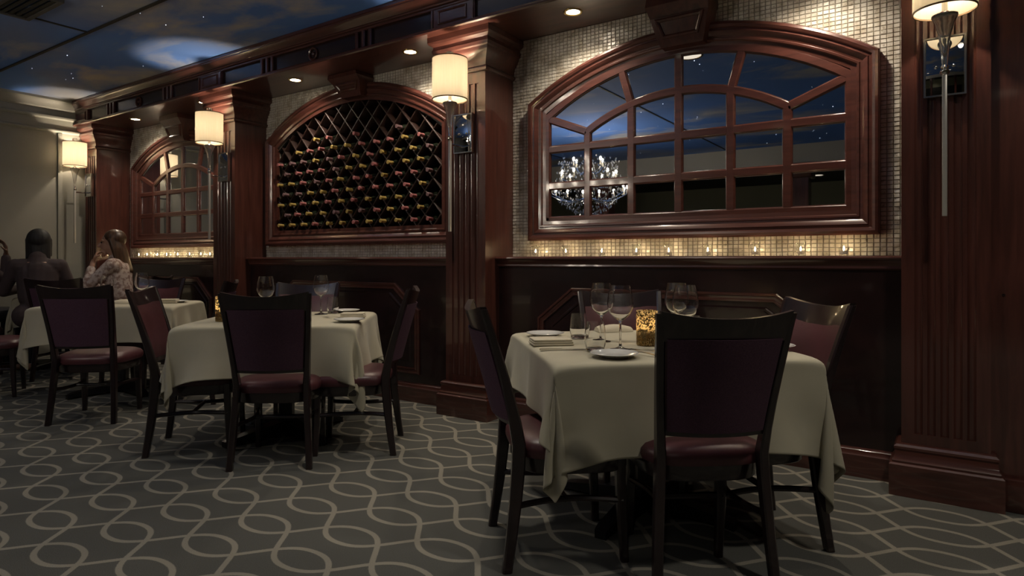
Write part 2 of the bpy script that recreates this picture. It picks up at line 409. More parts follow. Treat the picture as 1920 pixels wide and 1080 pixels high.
# back wall: three mosaic bays (the middle one is open for the wine rack)
wb = MB()
def plate(mb, x0, x1, z0, z1, y0=YT + 0.004, y1=YT + 0.06): mb.box(x0, x1, y0, y1, z0, z1)
RH, RZB, RZS, RZA = 1.09, 1.42, 2.22, 2.60                 # rack opening: half width, bottom, spring, crown
for i, (a, b_) in enumerate(BAYS):
    if i != 1: plate(wb, a - 0.3, b_ + 0.3, 0, ZSOF + 0.1)
    else:
        cx = WINC[1]
        plate(wb, a - 0.3, cx - RH, 0, ZSOF + 0.1); plate(wb, cx + RH, b_ + 0.3, 0, ZSOF + 0.1); plate(wb, cx - RH, cx + RH, 0, RZB)
        ap = arc_pts(cx, RH, RZS, RZA, 24)
        for (xa, za), (xb, zb) in zip(ap, ap[1:]):
            wb.add([(xa, YT + 0.004, za), (xb, YT + 0.004, zb), (xb, YT + 0.004, ZSOF + 0.1), (xa, YT + 0.004, ZSOF + 0.1)], [(0, 1, 2, 3)])
wb.box(XL, XR, 4.38, 4.5, 0, ZC)
wbo = wb.build('wall_back', 'grout', None, False); tag(wbo, 'back wall of three mosaic bays between mahogany columns', kind='structure')
TW, TH = 0.0315, 0.0242
FR_H = [(1.13, 1.285, 2.29, 2.635), (1.23, 1.285, 2.34, 2.735), (1.13, 1.285, 2.29, 2.635)]   # frame outlines: half, bottom, spring, crown
tiles = []
for i, (a, b_) in enumerate(BAYS):
    hf, zb, zs, za = FR_H[i]; cx = WINC[i]
    nx = int((b_ - a) / TW); nz = int((ZSOF - LEDGE) / TH) + 1
    for ix in range(nx + 1):
        for iz in range(nz):
            x = a + TW * (ix + 0.5); z = LEDGE + TH * (iz + 0.5)
            if x > b_ or z > ZSOF: continue
            u = abs(x - cx)
            if u < hf - 0.03 and zb + 0.03 < z < (arch_z(x - cx, hf, zs, za) - 0.03): continue
            tiles.append((x, z))
tiles.sort(key=lambda t: t[0] ** 2 + YT ** 2 + (t[1] - CAMZ) ** 2)
def tile_geo(mb, x, y, z, rx, rz):
    hw, hh, d, e = TW / 2 - 0.0014, TH / 2 - 0.0014, 0.006, 0.0025
    p = []
    for s, yy in ((1.0, 0.0), (0.86, -d)):
        for sx, sz in ((-1, -1), (1, -1), (1, 1), (-1, 1)):
            dx, dz = sx * hw * s, sz * hh * s
            p.append((x + dx, y + yy + (dx * rz + dz * rx if yy else 0), z + dz))
    mb.add(p, [(0, 1, 5, 4), (1, 2, 6, 5), (2, 3, 7, 6), (3, 0, 4, 7), (4, 5, 6, 7)])
tmesh = []
for k in range(6):
    q = MB(); tile_geo(q, 0, 0, 0, rs.uniform(-0.12, 0.12), rs.uniform(-0.12, 0.12)); tmesh.append(q.mesh('tile', 'mosaic', True, 20))
for k, (x, z) in enumerate(tiles[:300]):
    o = link('tile', tmesh[k % 6], wbo); o.location = (x, YT + 0.005 + rs.uniform(-0.0015, 0.0015), z)
q = MB()
for x, z in tiles[300:]: tile_geo(q, x, YT + 0.005 + rs.uniform(-0.0015, 0.0015), z, rs.gauss(0, 0.05), rs.gauss(0, 0.05))
tag(q.build('mosaic_tiles', 'mosaic', wbo, True, 20), 'small cream glazed mosaic tiles', kind='stuff')

# wainscot below each bay
for i, (a, b_) in enumerate(BAYS):
    t = MB().box(a - 0.02, b_ + 0.02, YD, YT + 0.004, 0, LEDGE - 0.02).build('trim_%d' % (i + 1), 'mahogany_shaded')
    tag(t, 'mahogany wainscot, colour darkened for shade, with raised frame panel, %s bay' % ('right', 'middle', 'left')[i], kind='structure')
    pr = [(YT, LEDGE), (YD - 0.045, LEDGE), (YD - 0.052, LEDGE - 0.004), (YD - 0.055, LEDGE - 0.012), (YD - 0.05, LEDGE - 0.02), (YD - 0.03, LEDGE - 0.024), (YD - 0.026, LEDGE - 0.045), (YD - 0.018, LEDGE - 0.055),
          (YD - 0.02, LEDGE - 0.066), (YD - 0.012, LEDGE - 0.074), (YD + 0.004, LEDGE - 0.078), (YT, LEDGE - 0.078)]
    MB().rings([[(x, y, z) for y, z in pr] for x in (a, b_)]).build('ledge_cap', 'mahogany_horizontal', t)
    cx = (a + b_) / 2
    oct_ = [(cx - 0.93, 0.22), (cx - 0.93, 0.74), (cx - 0.66, 0.955), (cx + 0.66, 0.955), (cx + 0.93, 0.74), (cx + 0.93, 0.22)]
    prf = [(0.0, -0.002), (0.0, 0.014), (-0.006, 0.02), (-0.016, 0.02), (-0.02, 0.012), (-0.034, 0.01), (-0.04, 0.016), (-0.05, 0.014), (-0.052, -0.002)]
    MB().sweep(oct_, prf, XZ(YD), closed=True).build('panel_moulding', 'mahogany_horizontal', t, ang=25)
    ins = [(cx - 0.82, 0.33), (cx - 0.82, 0.69), (cx - 0.6, 0.865), (cx + 0.6, 0.865), (cx + 0.82, 0.69), (cx + 0.82, 0.33)]
    MB().sweep(ins, [(0.012, -0.002), (0.0, 0.012), (-0.012, 0.012)], XZ(YD), closed=True, profclosed=False).prism([(x + (0.012 if x < cx else -0.012), z + (0.012 if z < 0.5 else -0.012)) for x, z in ins], XZ(YD), 0.0, 0.012).build('raised_panel', 'mahogany_shaded', t, ang=25)
    pr = [(YD + 0.005, 0), (YD - 0.03, 0), (YD - 0.03, 0.115), (YD - 0.022, 0.125), (YD - 0.02, 0.14), (YD - 0.008, 0.15), (YD + 0.005, 0.152)]
    o = MB().rings([[(x, y, z) for y, z in pr] for x in (a - 0.02, b_ + 0.02)]).build('baseboard_%s' % ('right', 'middle', 'left_bay')[i], 'mahogany_horizontal')
    tag(o, 'dark mahogany baseboard of the %s bay' % ('right', 'middle', 'left')[i], kind='structure')

# entablature: soffit, frieze, crown
en = MB().box(XL, XR, YFR, YT + 0.3, ZSOF, ZSOF + 0.03).build('trim_4', 'mahogany_horizontal')
tag(en, 'mahogany entablature with crown, panelled frieze and soffit above the columns', kind='structure')
pr = [(YFR + 0.02, ZSOF - 0.004), (YFR - 0.02, ZSOF - 0.004), (YFR - 0.03, ZSOF + 0.004), (YFR - 0.03, ZSOF + 0.014), (YFR - 0.018, ZSOF + 0.02), (YFR - 0.012, ZSOF + 0.032), (YFR + 0.02, ZSOF + 0.034)]
MB().rings([[(x, y, z) for y, z in pr] for x in (XL, XR)]).build('lower_bead', 'mahogany_horizontal', en)
MB().box(XL, XR, YFR + 0.02, YFR + 0.06, ZSOF + 0.03, ZC).build('frieze_board', 'mahogany_shaded', en)
pr = [(YFR + 0.03, 2.955), (YFR - 0.002, 2.955), (YFR - 0.006, 2.962), (YFR - 0.006, 2.97), (YFR - 0.02, 2.974), (YFR - 0.024, 2.984), (YFR - 0.02, 2.992), (YFR - 0.03, 3.0), (YFR - 0.05, 3.022), (YCR + 0.012, 3.034), (YCR + 0.01, 3.044), (YCR, 3.048), (YCR, 3.066), (YCR + 0.004, ZC), (YFR + 0.03, ZC)]
MB().rings([[(x, y, z) for y, z in pr] for x in (XL, XR)]).build('crown', 'mahogany_horizontal', en, ang=20)
for xa, xb, ys in COLS + [(2.6, 2.95, YS)]:
    cx = (xa + xb) / 2
    q = MB().box(cx - 0.2, cx + 0.2, YFR, YFR + 0.03, ZSOF + 0.03, 2.957)
    q.build('frieze_block', 'mahogany_horizontal', en)
    MB().sweep([(cx - 0.13, ZSOF + 0.05), (cx - 0.13, 2.94), (cx + 0.13, 2.94), (cx + 0.13, ZSOF + 0.05)], [(0, 0), (0, 0.006), (-0.006, 0.01), (-0.012, 0.006), (-0.014, 0)], XZ(YFR), closed=True).build('frieze_panel_moulding', 'mahogany_horizontal', en)
    for sx in (-0.185, 0.185): MB().box(cx + sx - 0.008, cx + sx + 0.008, YFR - 0.008, YFR + 0.002, ZSOF + 0.035, 2.955, 0.003).build('frieze_bead', 'mahogany_horizontal', en)
for a, b_ in BAYS:
    cx = (a + b_) / 2
    for off in (-0.62, 0.62):
        for k in (-1, 0, 1): MB().vbar([(cx + off + k * 0.075, YFR + 0.008, ZSOF + 0.035), (cx + off + k * 0.075, YFR + 0.008, 2.955)], 0.034, 0.03, 0.012).build('frieze_bar', 'mahogany_vertical', en)
    q = MB()
    q.sweep([(cx + 0.05 * math.cos(-t * PI / 12), 2.887 + 0.05 * math.sin(-t * PI / 12)) for t in range(24)], [(0.008, 0), (0.008, 0.012), (0, 0.018), (-0.01, 0.012), (-0.012, 0)], XZ(YFR + 0.02), closed=True)
    q.build('rosette', 'mahogany_horizontal', en)
    MB().sphere((cx, YFR + 0.02, 2.887), 0.018, 10, 6).build('rosette_boss', 'mahogany_horizontal', en)

# columns
def column(i, xa, xb, ys, label):
    cx = (xa + xb) / 2; h = (xb - xa) / 2
    root = empty('column', (cx, ys, 0), label=label, cat='column', group='fluted mahogany columns')
    yb = YT + 0.02 - ys
    q = MB()
    zf0, zf1 = 0.30, 2.42
    q.box(-h, h, 0, yb, 0, zf0); q.box(-h, h, 0, yb, zf1, ZSOF)
    prof = [(-h, yb), (-h, 0)]
    for k in range(5):
        c0 = (k - 2) * 0.0525
        for t in range(7):
            an = PI * t / 6; prof.append((c0 - 0.017 * math.cos(an), 0.013 * math.sin(an)))
    prof += [(h, 0), (h, yb)]
    q.rings([[(x, y, z) for x, y in prof] for z in (zf0, zf1)], caps=False, closed=True)
    q.build('shaft', 'mahogany_vertical', root, ang=25)
    U = [(-h, yb), (-h, 0), (h, 0), (h, yb)]
    cap = [(-0.002, 2.50), (0.018, 2.502), (0.026, 2.512), (0.026, 2.522), (0.018, 2.532), (0.012, 2.538), (0.014, 2.56), (0.024, 2.59), (0.042, 2.62), (0.055, 2.64), (0.058, 2.66), (0.07, 2.668), (0.075, 2.69), (0.068, 2.705),
           (0.066, 2.72), (0.09, 2.735), (0.098, 2.75), (0.098, ZSOF - 0.001), (-0.002, ZSOF - 0.001)]
    # seen from above the path runs back-left, front-left, front-right, back-right; outward is to its right
    MB().sweep(U, [(-o, z) for o, z in cap], XY, profclosed=True).build('capital', 'mahogany_horizontal', root, ang=25)
    MB().sweep(U, [(-o, z) for o, z in [(-0.002, 0), (0.05, 0), (0.05, 0.15), (0.042, 0.158), (-0.002, 0.16)]], XY).build('plinth', 'mahogany_horizontal', root, ang=25)
    MB().sweep(U, [(-o, z) for o, z in [(-0.002, 0.158), (0.036, 0.158), (0.038, 0.168), (0.03, 0.18), (0.024, 0.215), (0.03, 0.225), (0.03, 0.236), (0.02, 0.246), (0.004, 0.25), (-0.002, 0.25)]], XY).build('base_moulding', 'mahogany_horizontal', root, ang=25)
    return root
clab = ['fluted mahogany column at the right edge, beside the right window', 'fluted mahogany column between the wine rack and the right window',
        'fluted mahogany column left of the wine rack', 'fluted mahogany column in the corner by the cream wall']
for i, (xa, xb, ys) in enumerate(COLS): column(i, xa, xb, ys, clab[i])
# wall right of the last column
wr = MB().box(0.177, XR, YS + 0.035, YT, 0, ZSOF).build('wall_right_panel', 'mahogany_vertical'); tag(wr, 'plain dark mahogany wall beside the right column', kind='structure')
MB().box(0.2, XR, YS - 0.01, YS + 0.04, 0, 0.15, 0.006).build('baseboard_panel', 'mahogany_horizontal', wr)
MB().lathe([(0.006, 0), (0.006, 0.004), (0.0035, 0.004), (0.0035, 0.0)], 10).build('screw_hole', 'base_black', wr)
sh = bpy.data.objects['screw_hole']; sh.rotation_euler = (PI / 2, 0, 0); sh.location = (0.225, YS + 0.036, 0.985)
# walls of the room that only the mirrors see
tag(MB().box(XR, XR + 0.1, YB, 4.4, 0, ZC).build('wall_right', 'olive_paint'), 'dim olive side wall', kind='structure')
tag(MB().box(XL, XR, YB - 0.1, YB, 0, ZC).build('wall_front', 'olive_paint'), 'dim olive far wall seen in the mirrors', kind='structure')
bk = MB().box(XL, XR, -3.62, -3.5, 2.75, ZC + 0.05).build('trim_5', 'white_bulkhead'); tag(bk, 'cream bulkhead across the room, seen in the mirrors', kind='structure')
tag(MB().box(XL, XR, YB, -3.62, 2.75, 2.8).build('ceiling_lower', 'dark_paint'), 'dark lower ceiling behind the bulkhead', kind='structure')
for x in (-5.6, -2.0, 1.6):
    p = empty('square_pillar', (x, -3.56, 0), label='dark square pillar under the bulkhead, reflected in the mirror, at %s' % {-5.6: 'the chandelier', -2.0: 'its middle', 1.6: 'its right end'}[x], cat='pillar', group='reflected pillars')
    MB().box(-0.14, 0.14, -0.14, 0.14, 0, 2.5).build('pillar_shaft', 'mahogany_vertical', p)
    MB().box(-0.2, 0.2, -0.2, 0.2, 2.5, 2.75, 0.03).build('pillar_capital', 'mahogany_horizontal', p)
tag(MB().box(XL + 0.01, XR, YB, YB + 0.03, 0, 1.55).build('window_9', 'dark_paint'), 'dark night windows on the far side, seen in the mirrors', kind='structure')

# ------------------------------------------------------------------ windows with mirrored panes
def frame_moulding(cx, hf, zb, zs, za, name, parent, wdt=0.145):
    k = wdt / 0.145
    prf = [(0, 0), (0, 0.05), (-0.008 * k, 0.062), (-0.022 * k, 0.066), (-0.036 * k, 0.06), (-0.042 * k, 0.05), (-0.052 * k, 0.05), (-0.058 * k, 0.056), (-0.07 * k, 0.05), (-0.085 * k, 0.038), (-0.095 * k, 0.036), (-0.10 * k, 0.042),
           (-0.11 * k, 0.04), (-0.116 * k, 0.028), (-0.145 * k, 0.024), (-0.145 * k, -0.01)]
    MB().sweep(arch_loop(cx, hf, zb, zs, za, 28), prf, XZ(YT), closed=True).build(name, 'mahogany_horizontal', parent, ang=22)
def window(n, cx, label):
    root = tag(empty('window_%d' % n, (0, 0, 0)), label, None, None, 'structure')
    hf, zb, zs, za = FR_H[0]
    frame_moulding(cx, hf, zb, zs, za, 'outer_frame', root)
    H, ZB, ZS, ZA = 0.985, 1.43, 2.175, 2.485
    ih, izs, iza = 0.66, 2.045, 2.235
    u = [-H, -0.655, -0.3275, 0, 0.3275, 0.655, H]; zr = [ZB, 1.68, 1.945]
    ain = lambda x: arch_z(x, ih, izs, iza); aout = lambda x: arch_z(x, H, ZS, ZA)
    rad = 0.40
    Y = XZ(YT)
    seg = lambda fn, a, b_, k=8: [(a + (b_ - a) * t / k, fn(a + (b_ - a) * t / k)) for t in range(k + 1)]
    cells = []
    for c_ in range(6):
        for r in range(2): cells.append([(u[c_], zr[r]), (u[c_ + 1], zr[r]), (u[c_ + 1], zr[r + 1]), (u[c_], zr[r + 1])])
        top = seg(ain, u[c_ + 1], u[c_]) if 0 < c_ < 5 else ([(u[1], izs), (u[0], ZS)] if c_ == 0 else [(u[6], ZS), (u[5], izs)])
        cells.append([(u[c_], zr[2]), (u[c_ + 1], zr[2])] + top)
    cells.append(seg(ain, u[1], u[2]) + seg(aout, -rad, -H))
    cells.append(seg(ain, u[2], u[3]) + seg(aout, 0, -rad))
    cells.append(seg(ain, u[3], u[4]) + seg(aout, rad, 0))
    cells.append(seg(ain, u[4], u[5]) + seg(aout, H, rad))
    for cl in cells:
        mx_ = sum(p[0] for p in cl) / len(cl); mz = sum(p[1] for p in cl) / len(cl)
        poly = [(cx + mx_ + (p[0] - mx_) * 0.985, mz + (p[1] - mz) * 0.985) for p in cl]
        MB().prism(poly, Y, -0.003, 0.006).build('pane', 'mirror', root, False)
    def bar(path, name='muntin', hw=0.029, lift=0.0):
        prf = [(-hw, 0), (-hw, 0.012), (-hw * 0.93, 0.016), (-hw * 0.84, 0.0165), (-hw * 0.78, 0.0205), (-hw * 0.66, 0.0235), (hw * 0.66, 0.0235), (hw * 0.78, 0.0205), (hw * 0.84, 0.0165), (hw * 0.93, 0.016), (hw, 0.012), (hw, 0)]
        prf = [(o_, d_ + (lift if d_ > 0.02 else 0)) for o_, d_ in prf]
        MB().sweep([(cx + a, b_) for a, b_ in path], prf, Y).build(name, 'mahogany_horizontal', root, ang=30)
    for k in (1, 5): bar([(u[k], ZB), (u[k], izs)])
    for k in (2, 4): bar([(u[k], ZB), (u[k], ain(u[k]))])
    bar([(0, ZB), (0, ZA)])
    for z in zr[1:]: bar([(-H, z), (H, z)], lift=-0.0006)
    bar(seg(ain, -ih, ih, 24), lift=0.0006)
    bar([(-ih, izs), (-H, ZS)]); bar([(ih, izs), (H, ZS)])
    bar([(u[2], ain(u[2])), (-rad, aout(rad))]); bar([(u[4], ain(u[4])), (rad, aout(rad))])
    bar(arch_loop(0, H, ZB, ZS, ZA, 24) + [(-H, ZB)], 'sash', 0.03, 0.0012)
window(1, WINC[0], 'arched mahogany window with dark mirrored panes, nearest')
window(2, WINC[2], 'arched mahogany window with mirrored panes in the far left bay')

# ------------------------------------------------------------------ keystones
for i, lab in enumerate(['large mahogany keystone over the right mirrored window', 'mahogany keystone over the wine rack', 'mahogany keystone over the far left window']):
    cx = WINC[i] + (0.05, 0.09, 0.05)[i]
    top, bot = ZSOF - 0.002, FR_H[i][3] - 0.135
    k = empty('keystone', (cx, YT, bot), label=lab, cat='keystone', group='keystones above the arches')
    hh = top - bot
    wt, wb_ = (0.2, 0.135) if i != 1 else (0.185, 0.125)
    d0, d1, d2 = 0.10, 0.16, 0.21
    q = MB()
    rows = [(0, wb_, d0), (0.03, wb_ + 0.012, d0 + 0.02), (hh * 0.6, wt - 0.015, d1), (hh * 0.82, wt, d2), (hh, wt - 0.01, d2)]
    q.rings([[(-w_, 0, z), (-w_, -d, z), (w_, -d, z), (w_, 0, z)] for z, w_, d in rows])
    q.build('keystone_block', 'mahogany_vertical', k, ang=20)
    pz0, pz1 = 0.05, hh * 0.56
    fr = [(-wb_ + 0.025, pz0), (-wt + 0.05, pz1), (wt - 0.05, pz1), (wb_ - 0.025, pz0)]
    def kf(p, d):
        t = (p.y - 0.03) / (hh * 0.6 - 0.03); return (p.x, -(d0 + 0.02 + (d1 - d0 - 0.02) * t) - d, p.y)
    MB().sweep(fr, [(0.006, -0.004), (0.004, 0.012), (-0.006, 0.016), (-0.016, 0.01), (-0.02, -0.004)], kf, closed=True).build('keystone_moulding', 'mahogany_vertical', k, ang=25)
    MB().prism([(x * 0.86, pz0 + 0.016 + (z - pz0) * 0.9) for x, z in fr], kf, -0.01, 0.004).build('keystone_panel', 'mahogany_vertical', k)

# ------------------------------------------------------------------ wine rack
wr_ = empty('wine_rack', (0, 0, 0), label='arched built-in mahogany wine rack with diagonal lattice', cat='wine rack')
RC = WINC[1]
frame_moulding(RC, FR_H[1][0], FR_H[1][1], FR_H[1][2], FR_H[1][3], 'arched_frame', wr_, 0.15)
q = MB(); lp = arch_loop(RC, RH + 0.002, RZB - 0.002, RZS, RZA, 24)
q.rings([[(x, y, z) for x, z in lp] for y in (YT - 0.01, 4.37)], caps=False)
q.prism(lp, XZ(0), -4.36, -4.37)
q.build('case', 'rack_dark', wr_, False)
DW, DH = 0.178, 0.2
SY0, SY1 = YT - 0.002, YT + 0.22
def inside(x, z): return abs(x - RC) < RH and z > RZB and z < arch_z(x - RC, RH, RZS, RZA)
ORX, ORZ = RC - 0.99, 1.425
for sgn in (1, -1):
    for n in range(-14, 30):
        # line through (ORX + n*DW, ORZ) with slope sgn*DH/DW
        pts = []
        x0 = ORX + n * DW
        for t in np.linspace(-0.2, 8.0, 1700):
            x = x0 + sgn * t * DW; z = ORZ + t * DH
            if inside(x, z): pts.append((x, z))
        if len(pts) < 40: continue
        p0, p1 = pts[0], pts[-1]
        hw = 0.0065
        off = 0.0 if sgn == 1 else 0.0015
        prf = [(-hw, -(SY1 - SY0)), (-hw, 0.0 + off), (-hw * 0.6, 0.003 + off), (hw * 0.6, 0.003 + off), (hw, 0.0 + off), (hw, -(SY1 - SY0))]
        MB().sweep([p0, p1], prf, XZ(SY0)).build('lattice_slat', 'rack_wood', wr_, ang=50)
# bottles lie in the diamonds, necks to the room
bprof = [(0.0, 0.30), (0.034, 0.30), (0.037, 0.295), (0.0375, 0.12), (0.036, 0.10), (0.026, 0.075), (0.0165, 0.055), (0.0145, 0.04), (0.0145, 0.0)]
fprof = [(0.0, -0.001), (0.015, -0.001), (0.0175, 0.001), (0.0175, 0.012), (0.0163, 0.014), (0.0166, 0.05), (0.018, 0.066), (0.0172, 0.0665)]
body_me = MB().lathe(bprof, 14).mesh('bottle_body', 'bottle_glass')
foil_me = {k: MB().lathe(fprof, 12).mesh('foil', 'foil_' + k) for k in ('gold', 'red', 'plum')}
ordn = ['first', 'second', 'third', 'fourth', 'fifth', 'sixth', 'seventh', 'eighth', 'ninth', 'tenth', 'eleventh', 'twelfth', 'thirteenth']
rb = random.Random(11)
row = 0
skip_top = {8: (1, 3, 6, 8, 9, 11), 9: (0, 1, 2, 3, 4, 6, 7, 8, 9, 11, 12)}
for r in range(9):
    zc = ORZ + DH * r / 2 + 0.058
    cand = []
    for n in range(-2, 16):
        x = ORX + (n + (0.5 if r % 2 else 0.0)) * DW
        if abs(x - RC) < RH - 0.045 and inside(x - 0.04, zc + 0.05) and inside(x + 0.04, zc + 0.05): cand.append(x)
    if r == 7: cand = [x for j, x in enumerate(cand) if j not in (0,)]
    if r == 8: cand = [x for j, x in enumerate(cand) if j in (2, 3, 5, 8, 10)]
    for j, x in enumerate(cand):
        kf_ = rb.choices(['gold', 'red', 'plum'], [0.5, 0.33, 0.17])[0]
        rowname = ['bottom', 'second', 'third', 'fourth', 'fifth', 'sixth', 'seventh', 'eighth', 'topmost'][r]
        lab = '%s-capped wine bottle in the lattice rack, %s row%s, %s from left' % (kf_, rowname, '' if r in (0, 8) else ' up', ordn[j])
        bt = empty('wine_bottle', (x, SY0 - 0.072 + rb.uniform(-0.012, 0.015), zc), label=lab, cat='bottle', group='wine bottles in the lattice rack')
        bt.rotation_euler = (-PI / 2, 0, rb.uniform(-0.05, 0.05))
        link('bottle_body', body_me, bt); link('foil_cap', foil_me[kf_], bt)

# ------------------------------------------------------------------ sconces
def sconce(xc, ys, label):
    s = empty('wall_sconce', (xc, ys, 1.345), label=label, cat='sconce', group='glass torch sconces on the columns')
    A = 0.175                                             # rod stands this far off the column face
    z = lambda h: h - 1.345
    MB().box(-0.08, 0.08, -0.03, 0.0, z(1.925), z(2.20), 0.004).build('backplate', 'mirror', s)
    bp = s.children[0]
    MB().sweep([(-0.08, z(1.925)), (-0.08, z(2.20)), (0.08, z(2.20)), (0.08, z(1.925))], [(0.004, 0.0), (0.004, 0.034), (-0.004, 0.034), (-0.004, 0.0)], XZ(0), closed=True).build('backplate_rim', 'mirror_frame', bp)
    for sx in (-0.035, 0.035): MB().sphere((sx, -0.032, z(2.06)), 0.008, 10, 6).build('screw', 'chrome', bp)
    MB().tube([(0, -0.03, z(1.965)), (0, -A, z(1.965))], 0.008, 10).build('arm', 'chrome', s)
    MB().box(-0.010, 0.010, -A - 0.010, -A + 0.010, 0, z(1.99), 0.003).build('rod', 'acrylic', s)
    MB().lathe([(0.0, z(1.985)), (0.013, z(1.985)), (0.019, z(1.995)), (0.019, z(2.005)), (0.013, z(2.012)), (0.017, z(2.02)), (0.012, z(2.03)), (0.0, z(2.03))], 14, (0, -A, 0)).build('collar', 'chrome', s)
    fl = MB().lathe([(0.0, z(2.03)), (0.011, z(2.03)), (0.013, z(2.06)), (0.017, z(2.11)), (0.025, z(2.17)), (0.038, z(2.22)), (0.052, z(2.25)), (0.049, z(2.25)), (0.034, z(2.22)), (0.02, z(2.17)), (0.011, z(2.11)), (0.004, z(2.07)), (0.0, z(2.065))], 18, (0, -A, 0))
    fl.build('glass_flute', 'flute_glass', s)
    MB().lathe([(0.0, z(2.25)), (0.05, z(2.25)), (0.052, z(2.256)), (0.046, z(2.262)), (0.0, z(2.262))], 18, (0, -A, 0)).build('cup_rim', 'chrome', s)
    sd = MB().lathe([(0.125, z(2.275)), (0.125, z(2.568)), (0.1225, z(2.568)), (0.1225, z(2.275)), (0.125, z(2.275))], 40, (0, -A, 0)).build('shade', 'shade_fabric', s)
    for h in (2.275, 2.562): MB().lathe([(0.126, z(h)), (0.126, z(h + 0.007)), (0.121, z(h + 0.007)), (0.121, z(h)), (0.126, z(h))], 40, (0, -A, 0)).build('shade_binding', 'shade_trim', sd)
    q = MB()
    for t in range(3):
        an = 2 * PI * t / 3 + 0.4; q.tube([(0, -A, z(2.56)), (0.122 * math.cos(an), -A + 0.122 * math.sin(an), z(2.56))], 0.002, 6)
    q.build('shade_spider', 'chrome', sd)
    MB().lathe([(0.0, z(2.26)), (0.012, z(2.26)), (0.012, z(2.36)), (0.014, z(2.365)), (0.014, z(2.42)), (0.0, z(2.42))], 10, (0, -A, 0)).build('lamp_stem', 'chrome', s)
    MB().lathe([(0.0, z(2.565)), (0.026, z(2.565)), (0.026, z(2.612)), (0.022, z(2.616)), (0.0, z(2.616))], 18, (0, -A, 0)).build('finial', 'flute_glass', s)
    q = MB()
    q.sphere((0, -A, z(2.447)), 0.018, 8, 5)
    q.build('bulb', 'bulb', s, True, 180)
sl_ = ['chrome and glass torch sconce on the rightmost column, shade cut by the picture top', 'chrome and glass torch sconce with lit drum shade, between wine rack and right window',
       'chrome and glass torch sconce with lit drum shade, left of the wine rack', 'chrome and glass torch sconce with lit drum shade, beside the cream wall']
for (xa, xb, ys), lb, xo in zip(COLS, sl_, (0.0, -2.9, -5.92, -8.75)): sconce(xo, ys, lb)

# ------------------------------------------------------------------ lamps recessed in soffit and ceiling
def downlight(x, y, z, watts, label, group, angle=95, tilt=(0, 0), r=0.045, blend=0.6, col=(1.0, 0.85, 0.66)):
    d = empty('recessed_downlight', (x, y, z), label=label, cat='downlight', group=group)
    MB().lathe([(r, 0.004), (r + 0.002, -0.004), (r + 0.016, -0.006), (r + 0.02, 0.0), (r + 0.02, 0.004)], 20).build('trim_ring', 'brass', d)
    MB().lathe([(r, -0.001), (0.0, -0.001)], 16).build('lamp_lens', 'lens' if r < 0.05 else 'lens_dim', d, False)
    l = bpy.data.lights.new('downlight_beam', 'SPOT'); l.energy = watts; l.spot_size = math.radians(angle); l.spot_blend = blend
    l.color = col; l.shadow_soft_size = r * 0.9
    lo = link('downlight_beam', l, d); lo.location = (0, 0, -0.012); lo.rotation_euler = (tilt[0], tilt[1], 0)
SX = [(-2.04, 'in the soffit above the right window, by the column'), (-0.58, 'in the soffit at the right end of the right bay'), (-3.5, 'in the soffit above the right end of the wine rack'), (-4.92, 'in the soffit above the left end of the wine rack'),
      (-6.42, 'in the soffit beside the sconce left of the wine rack'), (-7.85, 'in the soffit by the corner column')]
for x, t in SX: downlight(x, 3.74, ZSOF - 0.001, P_SOFFIT, 'small lit recessed downlight ' + t, 'soffit downlights', 140, (-0.02, 0), blend=0.9)
for x, t in ((-7.2, 'far left'), (-4.6, 'left of centre'), (-2.0, 'right of centre'), (0.6, 'far right')):
    for y, u_ in ((2.1 if x > -3 else 1.6, 'over the tables'), (-1.9, 'behind the camera')):
        downlight(x, y, ZC - 0.001, P_CEIL * {-7.2: (0.06, 0.05), -4.6: (0.2, 0.05), -2.0: (0.85, 0.35), 0.6: (1.0, 2.2)}[x][0 if y > 0 else 1], 'recessed ceiling downlight %s, %s' % (u_, t), 'ceiling downlights', 130, (0, 0), 0.11, 0.8, (1.0, 0.91, 0.77))

downlight(-2.0, -5.3, 2.749, 14.0, 'recessed downlight under the dark lower ceiling, seen in the mirror', 'ceiling downlights', 140, (0, 0), 0.09)
# chandelier, seen in the mirrored panes
ch = empty('crystal_chandelier', (-4.4, -0.49, 1.74), label='large lit crystal chandelier reflected in the right window', cat='chandelier')
MB().lathe([(0, 0.0), (0.03, 0.02), (0.015, 0.06), (0.05, 0.14), (0.025, 0.24), (0.06, 0.34), (0.03, 0.46), (0.045, 0.6), (0.02, 0.75), (0.03, 0.88), (0.01, 0.95), (0.01, 1.25)], 12).build('chandelier_stem', 'chrome', ch)
bulb_me = MB().sphere((0, 0, 0), 0.013, 5, 3, (1, 1, 2.0)).mesh('candle_bulb', 'chandelier_bulb', False)
candle_me = MB().lathe([(0.0, -0.07), (0.012, -0.07), (0.012, -0.02), (0.0, -0.02)], 8).mesh('candle_sleeve', 'wax')
for R_, zz, n in ((0.5, 0.42, 14), (0.36, 0.62, 10), (0.2, 0.8, 6)):
    for k in range(n):
        an = 2 * PI * k / n + R_; cxx, cyy = math.cos(an), math.sin(an)
        MB().tube([(cxx * R_ * t, cyy * R_ * t, zz - 0.1 - 0.09 * math.sin(t * PI) + 0.02 * t) for t in (0.05, 0.25, 0.5, 0.75, 1.0)], 0.007, 6).build('arm', 'chrome', ch)
        o = link('candle_sleeve', candle_me, ch); o.location = (cxx * R_, cyy * R_, zz)
        o = link('bulb', bulb_me, ch); o.location = (cxx * R_, cyy * R_, zz + 0.012)
q = MB()
rc = random.Random(5)
